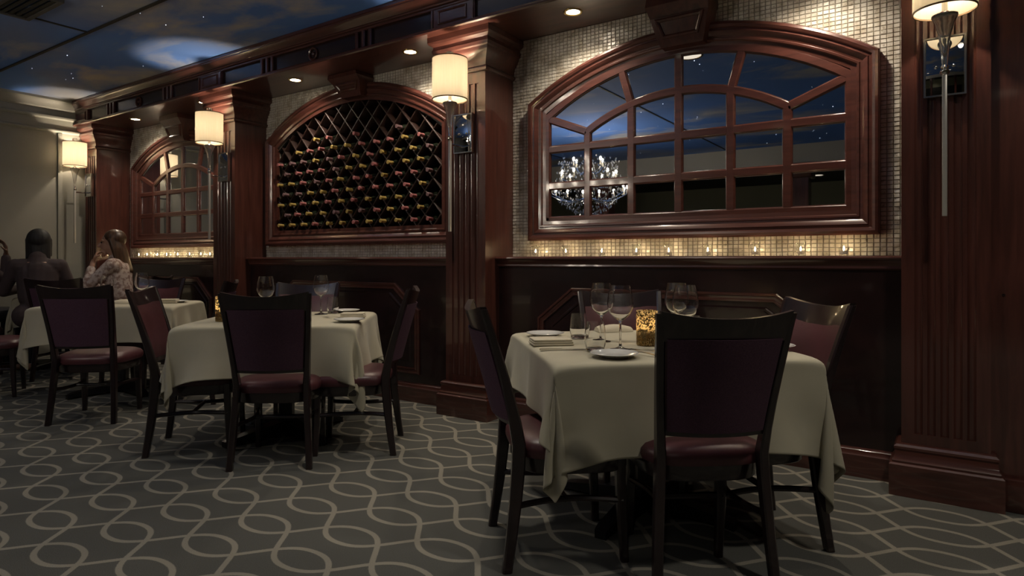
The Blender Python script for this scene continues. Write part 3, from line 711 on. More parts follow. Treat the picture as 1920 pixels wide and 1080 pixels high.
for k in range(700):
    t = rc.random(); an = rc.uniform(0, 2 * PI); zz = 0.02 + 0.8 * t
    R_ = 0.08 + 0.46 * math.sin(min(1, t * 1.25) * PI * 0.62) * rc.uniform(0.75, 1.05)
    if zz > 0.45: R_ *= 0.75
    x, y = R_ * math.cos(an), R_ * math.sin(an); e = 0.011; h = 0.024
    q.add([(x + e, y, zz), (x, y + e, zz), (x - e, y, zz), (x, y - e, zz), (x, y, zz - h), (x, y, zz + h * 0.6)], [(0, 1, 5), (1, 2, 5), (2, 3, 5), (3, 0, 5), (1, 0, 4), (2, 1, 4), (3, 2, 4), (0, 3, 4)])
tag(q.build('crystal_drops', 'crystal', ch, False), kind='stuff')

ch.scale = (1.15, 1.15, 1.1)
# ------------------------------------------------------------------ votive candles on the ledge
def votive(x, y, tall, label, group):
    v = empty('votive_candle', (x, y, LEDGE), label=label, cat='candle', group=group)
    h = 0.082 if tall else 0.05
    r0, r1 = (0.021, 0.031) if tall else (0.024, 0.028)
    MB().lathe([(0, 0), (r0, 0), (r0 + 0.001, 0.004), (r1, h), (r1 - 0.002, h), (r0 - 0.002, 0.009), (0, 0.009)], 16).build('glass_cup', 'votive_glass', v)
    cd = MB().lathe([(0, 0.0095), (r0 - 0.004, 0.0095), (r0 - 0.004, 0.028), (0, 0.028)], 12).build('tea_light', 'wax', v)
    MB().lathe([(0, 0.03), (0.0035, 0.034), (0.0042, 0.04), (0.002, 0.05), (0, 0.055)], 8).build('candle_flame', 'flame', v)
XV = [-2.46, -2.21, -1.93, -1.68, -1.46, -1.21, -0.93, -0.68, -0.46]
for j, x in enumerate(XV):
    tall = j not in (2, 8)
    votive(x, 3.945, tall, ('tall' if tall else 'short') + ' clear glass votive candle on the right ledge, %s from left' % ordn[j], 'votives on the right ledge')
for j, x in enumerate([-8.2, -8.0, -7.76, -7.55, -7.31, -7.06, -6.83, -6.65]):
    tall = j in (0, 2, 4, 6)
    votive(x, 3.945, tall, ('tall' if tall else 'short') + ' glass votive candle on the far left ledge, %s from left' % ordn[j], 'votives on the far left ledge')

# ------------------------------------------------------------------ tables and draped cloths
TOPZ = 0.758
def drape(hx, hy, over, offx, offy, seed, n1=20, n2=13, steps=210, iters=12):
    # relax a cloth sheet over a box edge (simple position based cloth); grid lines follow the table edge
    r_ = np.random.RandomState(seed)
    def axis(h, off): return np.concatenate([np.linspace(-h - over + off, -h - 0.006, n1), np.linspace(-h + 0.006, h - 0.006, n2), np.linspace(h + 0.006, h + over + off, n1)])
    gx, gy = axis(hx, offx), axis(hy, offy); N = len(gx)
    X, Yg = np.meshgrid(gx, gy, indexing='ij')
    p = np.stack([X, Yg, np.full_like(X, TOPZ + 0.004)], -1)
    e = 0.006
    pin = (np.abs(p[..., 0]) < hx) & (np.abs(p[..., 1]) < hy)
    p[~pin] += r_.normal(0, 0.002, p[~pin].shape)
    w_ = np.where(pin, 0.0, 1.0)[..., None]
    vel = np.zeros_like(p)
    def con(a, b, L, st):
        d = p[b] - p[a]; n = np.linalg.norm(d, axis=-1, keepdims=True) + 1e-9
        wa, wb2 = w_[a], w_[b]; s_ = wa + wb2; s_[s_ == 0] = 1
        c_ = d / n * (n - L) / s_ * st
        p[a] += wa * c_; p[b] -= wb2 * c_
    al_ = np.arange(N)
    sets = []
    def addset(ia, ja, di, dj, st):
        if len(ia) == 0 or len(ja) == 0: return
        A_ = np.ix_(ia, ja); B_ = np.ix_(ia + di, ja + dj)
        L = np.sqrt((gx[ia + di] - gx[ia])[:, None] ** 2 + (gy[ja + dj] - gy[ja])[None, :] ** 2)[..., None]
        sets.append((A_, B_, L, st))
    for k in (0, 1):
        addset(np.arange(k, N - 1, 2), al_, 1, 0, 1.0); addset(al_, np.arange(k, N - 1, 2), 0, 1, 1.0)
    for k in (0, 1):
        for j in (0, 1):
            addset(np.arange(k, N - 1, 2), np.arange(j, N - 1, 2), 1, 1, 0.5)
            addset(np.arange(k, N - 1, 2), np.arange(j + 1, N, 2), 1, -1, 0.5)
    for k in range(4):
        addset(np.arange(k, N - 2, 4), al_, 2, 0, 0.45); addset(al_, np.arange(k, N - 2, 4), 0, 2, 0.45)
    dt = 1 / 30
    for st in range(steps):
        vel[..., 2] -= 2.2 * dt; vel *= 0.97
        old = p.copy(); p += vel * dt * w_
        for it in range(iters):
            for a, b, L, s_ in sets: con(a, b, L, s_)
            # keep the sheet out of the table top block
            inn = (np.abs(p[..., 0]) < hx + e) & (np.abs(p[..., 1]) < hy + e) & (p[..., 2] < TOPZ + 0.003) & (~pin)
            if inn.any():
                q_ = p[inn]; px_, py_, pz_ = hx + e - np.abs(q_[:, 0]), hy + e - np.abs(q_[:, 1]), TOPZ + 0.003 - q_[:, 2]
                mn = np.minimum(np.minimum(px_, py_), pz_)
                q_[:, 0] = np.where(mn == px_, np.sign(q_[:, 0]) * (hx + e), q_[:, 0])
                q_[:, 1] = np.where((mn == py_) & (mn != px_), np.sign(q_[:, 1]) * (hy + e), q_[:, 1])
                q_[:, 2] = np.where((mn == pz_) & (mn != px_) & (mn != py_), TOPZ + 0.003, q_[:, 2])
                p[inn] = q_
        vel = (p - old) / dt
    vs = [tuple(v_) for v_ in p.reshape(-1, 3)]
    fs = [(i * N + j, (i + 1) * N + j, (i + 1) * N + j + 1, i * N + j + 1) for i in range(N - 1) for j in range(N - 1)]
    return vs, fs
def table(cx, cz, deg, hx, hy, over, off, seed, tlab, clab_):
    loc = cw(cx, cz); rz = AL + math.radians(deg)
    t = empty('dining_table', loc, rz, label=tlab, cat='table', group='cloth covered dining tables')
    MB().box(-hx + 0.02, hx - 0.02, -hy + 0.02, hy - 0.02, TOPZ - 0.03, TOPZ - 0.002, 0.006).build('tabletop', 'chair_wood', t)
    MB().lathe([(0.0, TOPZ - 0.03), (0.19, TOPZ - 0.03), (0.19, TOPZ - 0.045), (0.05, TOPZ - 0.06), (0.0, TOPZ - 0.06)], 20).build('mounting_plate', 'base_black', t)
    MB().vbar([(0, 0, 0.05), (0, 0, TOPZ - 0.05)], 0.085, 0.085, 0.008).build('pedestal_post', 'base_black', t)
    for k in range(4):
        an = PI / 4 + k * PI / 2; c_, s_ = math.cos(an), math.sin(an)
        q = MB(); R2 = 0.42
        secs = [(0.0, 0.05, 0.03, 0.11), (0.1, 0.045, 0.022, 0.09), (R2 - 0.03, 0.03, 0.012, 0.045), (R2, 0.026, 0.0, 0.035)]
        q.rings([[(c_ * r_ - s_ * hw, s_ * r_ + c_ * hw, z0), (c_ * r_ + s_ * hw, s_ * r_ - c_ * hw, z0), (c_ * r_ + s_ * hw, s_ * r_ - c_ * hw, z1), (c_ * r_ - s_ * hw, s_ * r_ + c_ * hw, z1)] for r_, hw, z0, z1 in secs])
        q.build('foot', 'base_black', t)
    vs, fs = drape(hx, hy, over, off[0], off[1], seed)
    q = MB(); q.add(vs, fs)
    co = q.build('tablecloth', 'linen', None, True, 180); co.location = loc; co.rotation_euler = (0, 0, rz)
    sb = co.modifiers.new('smooth', 'SUBSURF'); sb.levels = 1; sb.render_levels = 1
    so = co.modifiers.new('thickness', 'SOLIDIFY'); so.thickness = 0.0015; so.offset = 1
    tag(co, clab_, 'tablecloth', 'cream tablecloths')
    return t
T1 = (0.612, 2.966, 8.5); T2 = (-1.485, 4.22, 5.0); T3 = (-3.40, 5.58, 9.0); T4 = (-4.75, 7.0, 20.0)
table(*T1, 0.54, 0.54, 0.305, (0.08, -0.025), 1, 'square pedestal table nearest the camera, under a cream cloth', 'cream cloth draped to points over the nearest table')
table(*T2, 0.52, 0.52, 0.27, (0.02, -0.01), 2, 'square pedestal table in the middle, in front of the wine rack column', 'cream cloth draped over the middle table, tip hanging at right')
table(*T3, 0.55, 0.40, 0.27, (-0.02, 0.0), 3, 'pedestal table at the left behind a burgundy chair', 'cream cloth draped over the left table')
table(*T4, 0.45, 0.45, 0.25, (0.0, 0.0), 4, 'table of the seated diners in the far left corner', 'cream cloth on the diners\' table in the corner')

# ------------------------------------------------------------------ chairs
def make_chair():
    r = empty('dining_chair')
    yb = lambda z: -0.205 - (0.14 * max(0, (z - 0.45) / 0.525) ** 1.25) - (0.05 * ((0.45 - z) / 0.45) ** 1.4 if z < 0.45 else 0)
    xb = lambda z: 0.186 + (0.042 * max(0, (z - 0.45) / 0.525)) + (0.026 * ((0.45 - z) / 0.45) if z < 0.45 else 0)
    zs = [0, 0.12, 0.25, 0.38, 0.46, 0.55, 0.65, 0.75, 0.85, 0.93, 0.968]
    for s in (-1, 1):
        MB().vbar([(s * xb(z), yb(z), z) for z in zs], [0.034 if z < 0.5 else 0.03 for z in zs], [0.036, 0.04, 0.046, 0.05, 0.05, 0.046, 0.04, 0.036, 0.032, 0.028, 0.026], 0.006).build('leg', 'chair_wood', r)
    for s in (-1, 1):
        MB().vbar([(s * 0.195, 0.2, 0), (s * 0.19, 0.19, 0.2), (s * 0.19, 0.185, 0.41)], [0.03, 0.036, 0.042], [0.03, 0.036, 0.042]).build('leg', 'chair_wood', r)
    def slab(z0, z1, inset, th, bow, sag, name, mat, puff=0.0, nx=14, nz=8, dy=0.0):
        q = MB(); F, B = [], []
        for i in range(nz + 1):
            tz = i / nz
            for j in range(nx + 1):
                u = -1 + 2 * j / nx
                zt = z1 - sag * (1 - u * u)
                z = z0 + (zt - z0) * tz
                x = u * (xb(z) - inset); y = yb(z) - bow * (1 - u * u) + dy
                pf = puff * (1 - u ** 6) * (1 - (2 * tz - 1) ** 6)
                e_ = 0.0
                F.append((x, y + th / 2 + pf, z)); B.append((x, y - th / 2 - pf * 0.6, z))
        n = nx + 1; fs = []
        off = len(F)
        for i in range(nz):
            for j in range(nx):
                a = i * n + j
                fs.append((a, a + 1, a + n + 1, a + n)); fs.append((off + a, off + a + n, off + a + n + 1, off + a + 1))
        for j in range(nx):
            fs.append((j, off + j, off + j + 1, j + 1)); a = nz * n + j; fs.append((a, a + 1, off + a + 1, off + a))
        for i in range(nz):
            a = i * n; fs.append((a, a + n, off + a + n, off + a)); a = i * n + nx; fs.append((a, off + a, off + a + n, a + n))
        q.add(F + B, fs)
        return q.build(name, mat, r, True, 50)
    slab(0.872, 0.977, 0.0, 0.024, 0.042, 0.026, 'top_rail', 'chair_wood')
    slab(0.545, 0.884, 0.016, 0.018, 0.042, 0.0, 'back_cushion', 'burgundy_vinyl', 0.011)
    slab(0.545, 0.88, 0.02, 0.006, 0.042, 0.0, 'back_cover', 'plum_fabric', 0.004, dy=-0.0185)
    slab(0.528, 0.552, 0.012, 0.026, 0.04, 0.0, 'lower_rail', 'chair_wood')
    # seat: rounded trapezoid
    def outline(grow, n=40):
        o_ = []
        for k in range(n):
            an = 2 * PI * k / n; c_, s_ = math.cos(an), math.sin(an)
            ex = 0.55
            x = math.copysign(abs(c_) ** ex, c_); y = math.copysign(abs(s_) ** ex, s_)
            wd = 0.222 + (0.25 - 0.222) * (y + 1) / 2
            o_.append((x * (wd + grow), 0.012 + y * (0.222 + grow) + (0.02 * (1 - x * x) if y > 0 else 0)))
        return o_
    rings = []
    for g, z in ((-0.012, 0.405), (0.002, 0.41), (0.008, 0.428), (0.006, 0.45), (-0.008, 0.468), (-0.035, 0.48), (-0.075, 0.487), (-0.12, 0.49), (-0.17, 0.491)):
        rings.append([(x, y, z) for x, y in outline(g)])
    MB().rings(rings).build('seat', 'burgundy_vinyl', r, True, 50)
    MB().rings([[(x, y, z) for x, y in outline(g)] for g, z in ((-0.016, 0.35), (-0.012, 0.355), (-0.012, 0.408))]).build('seat_apron', 'chair_wood', r, True, 50)
    # curved stretchers joining the legs
    for s in (-1, 1):
        MB().tube([(s * (0.2 - 0.05 * math.sin(PI * t)), -0.225 + 0.42 * t, 0.235) for t in [k / 8 for k in range(9)]], 0.0125, 8).build('stretcher', 'chair_wood', r)
    MB().tube([(-0.155 + 0.31 * t, -0.02 - 0.0 * t, 0.235) for t in (0, 0.5, 1)], 0.0125, 8).build('stretcher', 'chair_wood', r)
    return r
proto = make_chair(); first = [True]
def chair(x, z, phi, label, group):
    o = proto if first[0] else copy_tree(proto); first[0] = False
    o.location = cw(x, z); o.rotation_euler = (0, 0, AL - math.radians(phi))
    tag(o, label, 'chair', group)
G1, G2, G3 = 'chairs at the nearest table', 'chairs at the middle table', 'chairs at the left table'
chair(0.70, 2.50, -4, 'burgundy dining chair in the foreground, its back to the camera', G1)
chair(0.20, 2.60, 81, 'dark dining chair seen edge-on at the left of the nearest table', G1)
chair(0.635, 3.30, 176, 'burgundy dining chair facing the camera behind the wine glasses of the nearest table', G1)
chair(0.97, 2.70, -98, 'dining chair with pink-lit back cushion at the right of the nearest table', G1)
chair(-1.345, 3.745, -5, 'burgundy dining chair with its back to the camera at the middle table', G2)
chair(-1.92, 3.97, 78, 'dark dining chair turned sideways at the left of the middle table', G2)
chair(-0.965, 3.95, -94, 'dark dining chair at the right of the middle table, beside the hanging cloth tip', G2)
chair(-1.54, 4.53, 178, 'dining chair facing the camera behind the middle table', G2)
chair(-3.03, 4.70, -8, 'burgundy dining chair with its back to the camera at the left table', G3)
chair(-2.66, 5.22, -103, 'dark dining chair at the right of the left table, in front of the column', G3)
chair(-3.36, 5.74, 184, 'dining chair facing the camera behind the left table', G3)
chair(-4.42, 5.42, 62, 'dining chair cut by the left edge of the picture', G3)
chair(-4.36, 6.30, -14, 'dark chair of the diner seen from behind', 'chairs at the diners\' table')
chair(-4.06, 6.78, -95, 'chair under the person in the lace blouse', 'chairs at the diners\' table')

# ------------------------------------------------------------------ tableware
TZ = TOPZ + 0.0075
def at(px, py, h=TZ): return floor_px(px, py, h)
def on(x, z): return cw(x, z, TZ)
wg_prof = [(0.0, 0.0), (0.038, 0.0), (0.039, 0.002), (0.02, 0.005), (0.006, 0.012), (0.0042, 0.03), (0.004, 0.10), (0.006, 0.118), (0.02, 0.13), (0.038, 0.15), (0.0475, 0.175), (0.049, 0.195), (0.045, 0.23), (0.037, 0.268),
           (0.0358, 0.268), (0.0438, 0.23), (0.0478, 0.195), (0.0463, 0.175), (0.037, 0.152), (0.019, 0.132), (0.004, 0.124), (0.0, 0.1235)]
wg_me = MB().lathe(wg_prof, 28).mesh('wine_glass', 'glass', True, 60)
tm_prof = [(0.0, 0.0), (0.03, 0.0), (0.036, 0.004), (0.041, 0.03), (0.0425, 0.05), (0.0395, 0.085), (0.035, 0.115), (0.0337, 0.115), (0.038, 0.085), (0.041, 0.05), (0.0395, 0.03), (0.033, 0.014), (0.0, 0.012)]
tm_me = MB().lathe(tm_prof, 28).mesh('tumbler', 'glass', True, 60)
pl_prof = [(0.0, 0.002), (0.05, 0.002), (0.052, 0.0), (0.056, 0.0), (0.06, 0.004), (0.075, 0.010), (0.094, 0.016), (0.096, 0.0175), (0.094, 0.0185), (0.074, 0.0125), (0.058, 0.0075), (0.05, 0.006), (0.0, 0.006)]
pl_me = MB().lathe(pl_prof, 32).mesh('bread_plate', 'porcelain', True, 40)
def put(name, me, loc, label, cat, group, sc=1.0, rz=0.0):
    o = link(name, me); o.location = loc; o.scale = (sc,) * 3; o.rotation_euler = (0, 0, rz); return tag(o, label, cat, group)
GW, GT, GP = 'wine glasses on the tables', 'water tumblers on the tables', 'white bread plates on the tables'
def glass(loc, label, sc=1.0):
    put('wine_glass', wg_me, loc, label, 'wine glass', GW, sc).scale = (1.14 * sc, 1.14 * sc, 1.02 * sc)
def tumbler(loc, label, sc=1.0): put('water_tumbler', tm_me, loc, label, 'tumbler', GT, sc)
def bread_plate(loc, label, sc=1.0): put('bread_plate', pl_me, loc, label, 'plate', GP, sc)
glass(at(1163, 655), 'front wine glass of the left pair on the nearest table')
glass(on(0.42, 3.0), 'rear wine glass of the left pair on the nearest table, over the tumblers')
glass(on(0.772, 3.0), 'left wine glass of the pair behind the foreground chair back')
glass(on(0.742, 2.74), 'right wine glass of the pair behind the foreground chair back')
tumbler(at(1085, 634), 'stemless water tumbler behind, left on the nearest table', 1.04)
tumbler(at(1116, 658), 'stemless water tumbler beside the front bread plate', 1.06)
tumbler(on(0.86, 3.05), 'stemless water tumbler hidden behind the foreground chair on the nearest table')
bread_plate(at(1152, 669), 'white bread plate at the front edge of the nearest table')
bread_plate(at(1022, 630), 'white bread plate behind the folded napkin on the nearest table')
bread_plate(at(1447, 653), 'white bread plate peeking out right of the foreground chair')
glass(at(602, 589), 'wine glass standing free on the middle table, right of the chair')
glass(on(-1.60, 4.16), 'wine glass showing above the chair back of the middle table')
tumbler(at(624, 587), 'water tumbler on the middle table')
bread_plate(at(655, 603), 'front white bread plate on the middle table')
bread_plate(at(650, 585), 'rear white bread plate on the middle table')
glass(on(-3.06, 5.29), 'wine glass on the left table, above the sideways chair')
glass(on(-3.43, 5.42), 'wine glass on the left table in front of the person in lace', 0.9)
bread_plate(at(332, 567), 'white bread plate at the right end of the left table', 0.95)
# folded napkins
def napkin(loc, rz, label, w_=0.2, d_=0.12, h=0.028, dome=False):
    n = empty('napkin', loc, rz, label=label, cat='napkin', group='folded napkins')
    if dome:
        rings = []
        for i in range(9):
            x = -w_ / 2 + w_ * i / 8; hh = h * (0.75 + 0.5 * math.sin(PI * i / 8)); rings.append([(x, d_ / 2 * math.cos(PI * k / 8), hh * math.sin(PI * k / 8)) for k in range(9)])
        MB().rings(rings).build('rolled_linen', 'napkin_linen', n, True, 50)
    else:
        for k in range(3):
            z0 = k * h / 3; q = MB(); q.box(-w_ / 2 + 0.002 * k, w_ / 2 - 0.003 * k, -d_ / 2 + 0.002 * k, d_ / 2, z0, z0 + h / 3 - 0.0006, 0.0035); q.build('linen_fold', 'napkin_linen', n)
R1, R2_ = AL + math.radians(8.5), AL + math.radians(5)
napkin(at(1033, 645), R1, 'cream folded napkin at the left edge of the nearest table', 0.185, 0.13)
napkin(at(1150, 621), R1 + 0.15, 'cream rolled napkin behind the wine glasses on the nearest table', 0.19, 0.09, 0.03, True)
napkin(at(662, 594), R2_, 'cream folded napkin between the two plates of the middle table', 0.16, 0.1)
napkin(at(233, 569), R1, 'cream rolled napkin on the left table, beside the front chair', 0.18, 0.1, 0.03, True)
napkin(at(316, 568), R1, 'cream folded napkin on the left table, right of the sideways chair', 0.16, 0.1, 0.035)
# cutlery
def fork(loc, rz, label, L=0.19):
    q = MB(); n = 14
    rs_ = []
    for i in range(n + 1):
        t = i / n; x = -L / 2 + L * 0.72 * t; hw = 0.007 - 0.0045 * math.sin(PI * min(1, t * 1.15) / 2 * 1.0) if t < 0.85 else 0.0028 + 0.009 * (t - 0.85) / 0.15
        z = 0.004 + 0.006 * math.sin(PI * t)
        rs_.append([(x, -hw, z), (x, hw, z), (x, hw, z + 0.002), (x, -hw, z + 0.002)])
    q.rings(rs_)
    x0 = -L / 2 + L * 0.72
    q.box(x0, x0 + 0.016, -0.0118, 0.0118, 0.004, 0.0058)
    for k in range(4):
        y = -0.0118 + k * 0.0072; q.box(x0 + 0.015, x0 + 0.054, y, y + 0.0022, 0.004, 0.0058)
    o = q.build('fork', 'steel'); o.location = loc; o.rotation_euler = (0, 0, rz); tag(o, label, 'fork', 'forks')
def knife(loc, rz, label, L=0.22):
    k = empty('table_knife', loc, rz, label=label, cat='knife')
    q = MB(); q.rings([[(x, -w_, 0.001), (x, w_, 0.001), (x, w_ * 0.6, 0.001 + h), (x, -w_, 0.001 + h)] for x, w_, h in ((-0.01, 0.005, 0.004), (0.02, 0.009, 0.002), (0.08, 0.009, 0.0016), (0.115, 0.002, 0.0012))]); q.build('blade', 'steel', k)
    q = MB(); q.rings([[(x, -w_, 0.0), (x, w_, 0.0), (x, w_, h), (x, -w_, h)] for x, w_, h in ((-0.105, 0.008, 0.007), (-0.06, 0.0075, 0.007), (-0.01, 0.005, 0.006))]); q.build('handle', 'steel', k)
fork(at(1197, 664), R1 + 2.05, 'left of two steel forks beside the front bread plate')
fork(at(1212, 661), R1 + 2.05, 'right of two steel forks beside the front bread plate')
knife(at(1058, 656), R1 - 0.02, 'steel table knife in front of the folded napkin')
fork(at(624, 597), R2_ + 2.4, 'steel fork beside the front bread plate of the middle table')
# speckled candle holders
def holder(loc, label, sc=1.0):
    h = empty('mosaic_candle_holder', loc, label=label, cat='candle holder', group='speckled glass candle holders'); h.scale = (sc,) * 3
    MB().lathe([(0.0, 0.0), (0.044, 0.0), (0.047, 0.004), (0.047, 0.155), (0.044, 0.155), (0.044, 0.006), (0.0, 0.006)], 32).build('glass_cylinder', 'mosaic_glass', h)
    MB().lathe([(0.0, 0.0065), (0.03, 0.0065), (0.03, 0.075), (0.0, 0.075)], 16).build('candle', 'wax', h)
    MB().lathe([(0, 0.078), (0.005, 0.084), (0.006, 0.092), (0.003, 0.106), (0, 0.114)], 8).build('candle_flame', 'flame', h)
holder(at(1213, 647), 'gold speckled candle holder glowing on the nearest table')
holder(at(419, 602), 'gold speckled candle holder at the left of the middle table, half behind the chair')

# ------------------------------------------------------------------ diners
def fuse(q, name, mat, parent, vox=0.007, it=4):
    o = q.build(name, mat, parent, True, 180)
    r = o.modifiers.new('fuse', 'REMESH'); r.mode = 'VOXEL'; r.voxel_size = vox; r.use_smooth_shade = True
    s = o.modifiers.new('soften', 'SMOOTH'); s.factor = 0.5; s.iterations = it
    return o
def lerp(a, b, t): return tuple(a[i] + (b[i] - a[i]) * t for i in range(3))
def hand(q, wrist, direction, palm, curl, side):
    # palm plus five bent fingers; direction = along the hand, palm = palm normal
    d = Vector(direction).normalized(); n = Vector(palm); n = (n - d * n.dot(d)).normalized(); a = d.cross(n) * side
    w0 = Vector(wrist)
    kn = []
    for k, L in enumerate((0.07, 0.078, 0.073, 0.06)):
        off = (1.5 - k) * 0.0195
        base = w0 + d * (0.086 - abs(k - 1) * 0.004) + a * off
        q.capsule(w0 + d * 0.01 + a * off * 0.6, base, 0.0135, 0.0115, 10)
        p = base; ang = 0.0
        for sgm, fr in ((0.45, 1.0), (0.32, 1.2), (0.23, 0.8)):
            ang += curl[k] * fr
            p2 = p + (d * math.cos(ang) + n * math.sin(ang)) * L * sgm * 1.25
            q.capsule(p, p2, 0.0092 - (1 - sgm) * 0.0012, 0.0082 - (1 - sgm) * 0.0012, 8); p = p2
    tb = w0 + d * 0.03 + a * 0.03; t2 = tb + (d * 0.6 + a * 0.55 + n * 0.55).normalized() * 0.042; t3 = t2 + (d * 0.75 + n * 0.6).normalized() * 0.032
    q.capsule(w0 + d * 0.012 + a * 0.012, tb, 0.014, 0.013, 8); q.capsule(tb, t2, 0.0125, 0.0105, 8); q.capsule(t2, t3, 0.0105, 0.0085, 8)
def person(x, z, phi, label, arms, skin, shirt, hairf, sc=1.0, lean=0.0, headturn=0.0, sleeve=1.0, seat=0.49):
    p = empty('person', cw(x, z), AL - math.radians(phi), label=label, cat='person', group='diners at the corner table'); p.scale = (sc,) * 3
    L = lambda y, zz: y + lean * (zz - 0.55)
    S = lambda s: Vector((s * 0.175, L(0.0, 1.05), 1.05))
    Hd = Vector((0, L(0.035, 1.26), 1.265)); NB = Vector((0, L(-0.005, 1.08), 1.09))
    rot = Matrix.Rotation(headturn, 3, 'Z')
    hp = lambda a, b, c: Hd + rot @ Vector((a, b, c))
    q = MB()
    q.capsule(NB, hp(0, -0.015, -0.07), 0.055, 0.05, 14)
    q.sphere(hp(0, -0.012, 0.025), 0.092, 18, 14, (0.84, 1.02, 1.0))              # skull
    q.sphere(hp(0, 0.02, -0.035), 0.07, 16, 12, (0.86, 1.0, 1.15))                # face
    q.capsule(hp(0, 0.065, -0.098), hp(0, 0.055, -0.09), 0.022, 0.026, 10)        # chin
    q.capsule(hp(0, 0.086, 0.012), hp(0, 0.105, -0.03), 0.008, 0.0135, 10)        # nose
    q.capsule(hp(-0.018, 0.08, -0.066), hp(0.018, 0.08, -0.066), 0.0095, 0.0095, 8)
    for s in (-1, 1):
        q.sphere(hp(s * 0.08, -0.01, -0.012), 0.026, 8, 8, (0.4, 0.75, 1.15))     # ears
        q.capsule(hp(s * 0.02, 0.078, 0.028), hp(s * 0.045, 0.068, 0.027), 0.009, 0.008, 8)  # brow
    q.capsule((0, L(0, .75), .75), (0, L(0, 1.02), 1.02), 0.10, 0.12, 16)
    q.capsule((-0.08, L(0, .57), .58), (0.08, L(0, .57), .58), 0.1, 0.1, 14); q.capsule((0, 0, .58), (0, L(0, .8), .8), 0.1, 0.1, 14)
    q.capsule((-0.13, L(0, 1.04), 1.04), (0.13, L(0, 1.04), 1.04), 0.06, 0.06, 12)
    for s in (-1, 1):
        el, wr, hd, pn, cu = arms[s]
        q.capsule(S(s), el, 0.05, 0.038, 12); q.capsule(el, wr, 0.037, 0.024, 12); hand(q, wr, hd, pn, cu, s)
        q.capsule((s * 0.09, 0.0, seat + 0.075), (s * 0.11, 0.42, seat + 0.06), 0.08, 0.055, 12)
        q.capsule((s * 0.11, 0.42, seat + 0.06), (s * 0.11, 0.40, 0.09), 0.052, 0.036, 12)
        q.capsule((s * 0.11, 0.38, 0.04), (s * 0.115, 0.54, 0.03), 0.036, 0.028, 10)
    fuse(q, 'body', skin, p, 0.0062, 3)
    q = MB()                                                                     # shirt
    q.capsule((-0.075, L(0, .6), .575), (0.075, L(0, .6), .575), 0.122, 0.122, 14)
    q.capsule((-0.04, L(0, .75), .75), (-0.055, L(0.005, 0.98), 0.98), 0.112, 0.12, 14); q.capsule((0.04, L(0, .75), .75), (0.055, L(0.005, 0.98), 0.98), 0.112, 0.12, 14)
    q.capsule((0, L(0, .7), .7), (0, L(-0.004, 1.0), 1.0), 0.122, 0.128, 14); q.capsule((0, L(-.01, 1.02), 1.03), NB + Vector((0, -0.008, 0.035)), 0.115, 0.074, 14)
    q.capsule((-0.135, L(0, 1.04), 1.035), (0.135, L(0, 1.04), 1.035), 0.082, 0.082, 12); q.capsule((0, L(-.005, 1.0), 1.0), NB, 0.115, 0.085, 14)
    for s in (-1, 1):
        el, wr, hd, pn, cu = arms[s]
        q.capsule(S(s), el, 0.066, 0.05, 12); q.capsule(el, lerp(el, wr, 0.86 * sleeve), 0.05, 0.04, 12)
    fuse(q, 'shirt', shirt, p, 0.009, 4)
    q = MB()
    for s in (-1, 1):
        q.capsule((s * 0.09, 0.0, seat + 0.078), (s * 0.11, 0.42, seat + 0.062), 0.088, 0.064, 12); q.capsule((s * 0.11, 0.42, seat + 0.062), (s * 0.11, 0.40, 0.1), 0.062, 0.048, 12)
    fuse(q, 'trousers', 'dark_trousers', p, 0.011, 3)
    hairf(p, hp)
    for s in (-1, 1):
        MB().sphere(hp(s * 0.032, 0.08, 0.008), 0.0085, 8, 6).build('eye', 'eye_dark', p)
    MB().capsule(hp(-0.016, 0.088, -0.066), hp(0.016, 0.088, -0.066), 0.0045, 0.0045, 8).build('lips', 'lips', p)
    return p
def hair_bob(p, hp):
    q = MB()
    q.sphere(hp(0, -0.028, 0.04), 0.108, 18, 14, (0.92, 1.0, 0.98))
    for k in range(15):
        an = PI * (0.02 + 0.96 * k / 14) + PI
        a, b_ = math.cos(an), math.sin(an)
        q.capsule(hp(a * 0.075, -0.01 + b_ * 0.075, 0.03), hp(a * (0.085 + 0.012 * ((k * 7) % 5) / 4), -0.015 + b_ * (0.085 + 0.01 * ((k * 3) % 4) / 3), -0.115 - 0.05 * ((k * 5) % 7) / 6), 0.034, 0.014, 8)
    fuse(q, 'hair', 'hair_black', p, 0.006, 2)
def hair_long(p, hp):
    q = MB()
    q.sphere(hp(0, -0.036, 0.05), 0.1, 18, 14, (0.95, 1.04, 0.95))
    rr = random.Random(2)
    for k in range(26):
        an = PI * (0.0 + k / 25) + PI
        a, b_ = math.cos(an), math.sin(an)
        pts = [hp(a * 0.07, -0.0 + b_ * 0.075, 0.04), hp(a * 0.088, -0.025 + b_ * 0.09, -0.05), hp(a * 0.088, -0.055 + b_ * 0.09, -0.17), hp(a * 0.088 + rr.uniform(-.01, .01), -0.1 + b_ * 0.08, -0.28), hp(a * 0.065 + rr.uniform(-.015, .015), -0.115 + b_ * 0.05, -0.36 - rr.uniform(0, 0.05))]
        q.tube(pts, [0.028, 0.026, 0.023, 0.018, 0.005], 8)
    fuse(q, 'hair', 'hair_brown', p, 0.0062, 5)
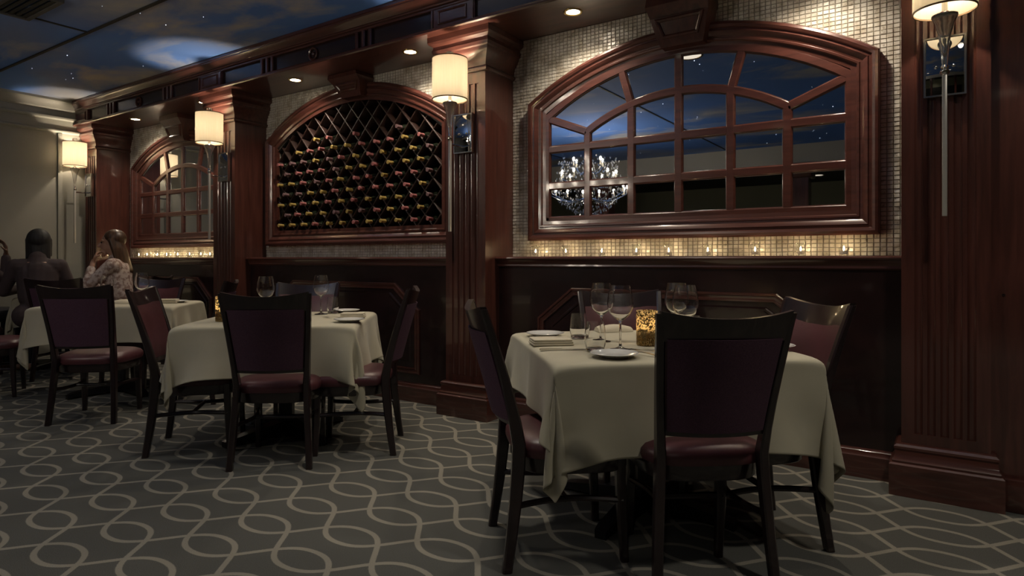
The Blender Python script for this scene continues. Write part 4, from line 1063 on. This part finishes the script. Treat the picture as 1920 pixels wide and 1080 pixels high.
def hair_short(p, hp):
    q = MB(); q.sphere(hp(0, -0.022, 0.045), 0.1, 18, 14, (0.88, 1.0, 0.92)); q.sphere(hp(0, -0.045, 0.0), 0.085, 14, 10, (0.95, 0.9, 1.0))
    fuse(q, 'hair', 'hair_black', p, 0.007, 2)
relax = (0.25, 0.28, 0.3, 0.33)
person(-4.70, 6.33, -30, 'person in a dark shirt seen from behind, leaning on the corner table',
       {1: ((0.27, 0.13, 0.80), (0.13, 0.36, 0.83), (-0.5, 0.85, 0.0), (0, 0, -1), relax), -1: ((-0.27, 0.13, 0.80), (-0.12, 0.36, 0.83), (0.5, 0.85, 0.0), (0, 0, -1), relax)},
       'skin', 'dark_shirt', hair_bob, 1.035, 0.16, 0.0)
wp = person(-4.12, 6.75, -108, 'person in a pale lace blouse in profile, eating with a hand raised to the mouth',
       {-1: ((-0.15, 0.27, 0.83), (-0.075, 0.225, 1.085), (0.3, -0.28, 0.9), (0.2, -1, -0.1), (0.75, 0.8, 0.85, 0.9)), 1: ((0.24, 0.1, 0.80), (0.15, 0.34, 0.82), (-0.4, 0.9, 0.0), (0, 0, -1), relax)},
       'skin', 'lace_blouse', hair_long, 1.04, 0.08, 0.2, 0.8)
br = MB().capsule((-0.03, 0.17, 1.195), (-0.01, 0.155, 1.205), 0.014, 0.011, 10).build('bread_morsel', 'bread')
br.parent = None; br.matrix_world = Matrix.Translation(cw(-4.12, 6.75)) @ Matrix.Rotation(AL - math.radians(-108), 4, 'Z') @ Matrix.Scale(1.04, 4)
tag(br, 'small piece of bread in the raised hand of the person in lace', 'bread')
person(-5.36, 6.28, 22, 'person at the left edge, only the raised hand in the picture',
       {1: ((0.2, 0.22, 0.86), (0.17, 0.24, 1.13), (0.05, -0.1, 1.0), (-0.3, -1, 0), (0.35, 0.4, 0.45, 0.5)), -1: ((-0.26, 0.12, 0.80), (-0.14, 0.34, 0.82), (0.4, 0.9, 0.0), (0, 0, -1), relax)},
       'skin_dark', 'dark_shirt', hair_short, 1.06, 0.05)
chair(-5.36, 6.28, 22, 'chair under the diner at the left edge', 'chairs at the diners\' table')
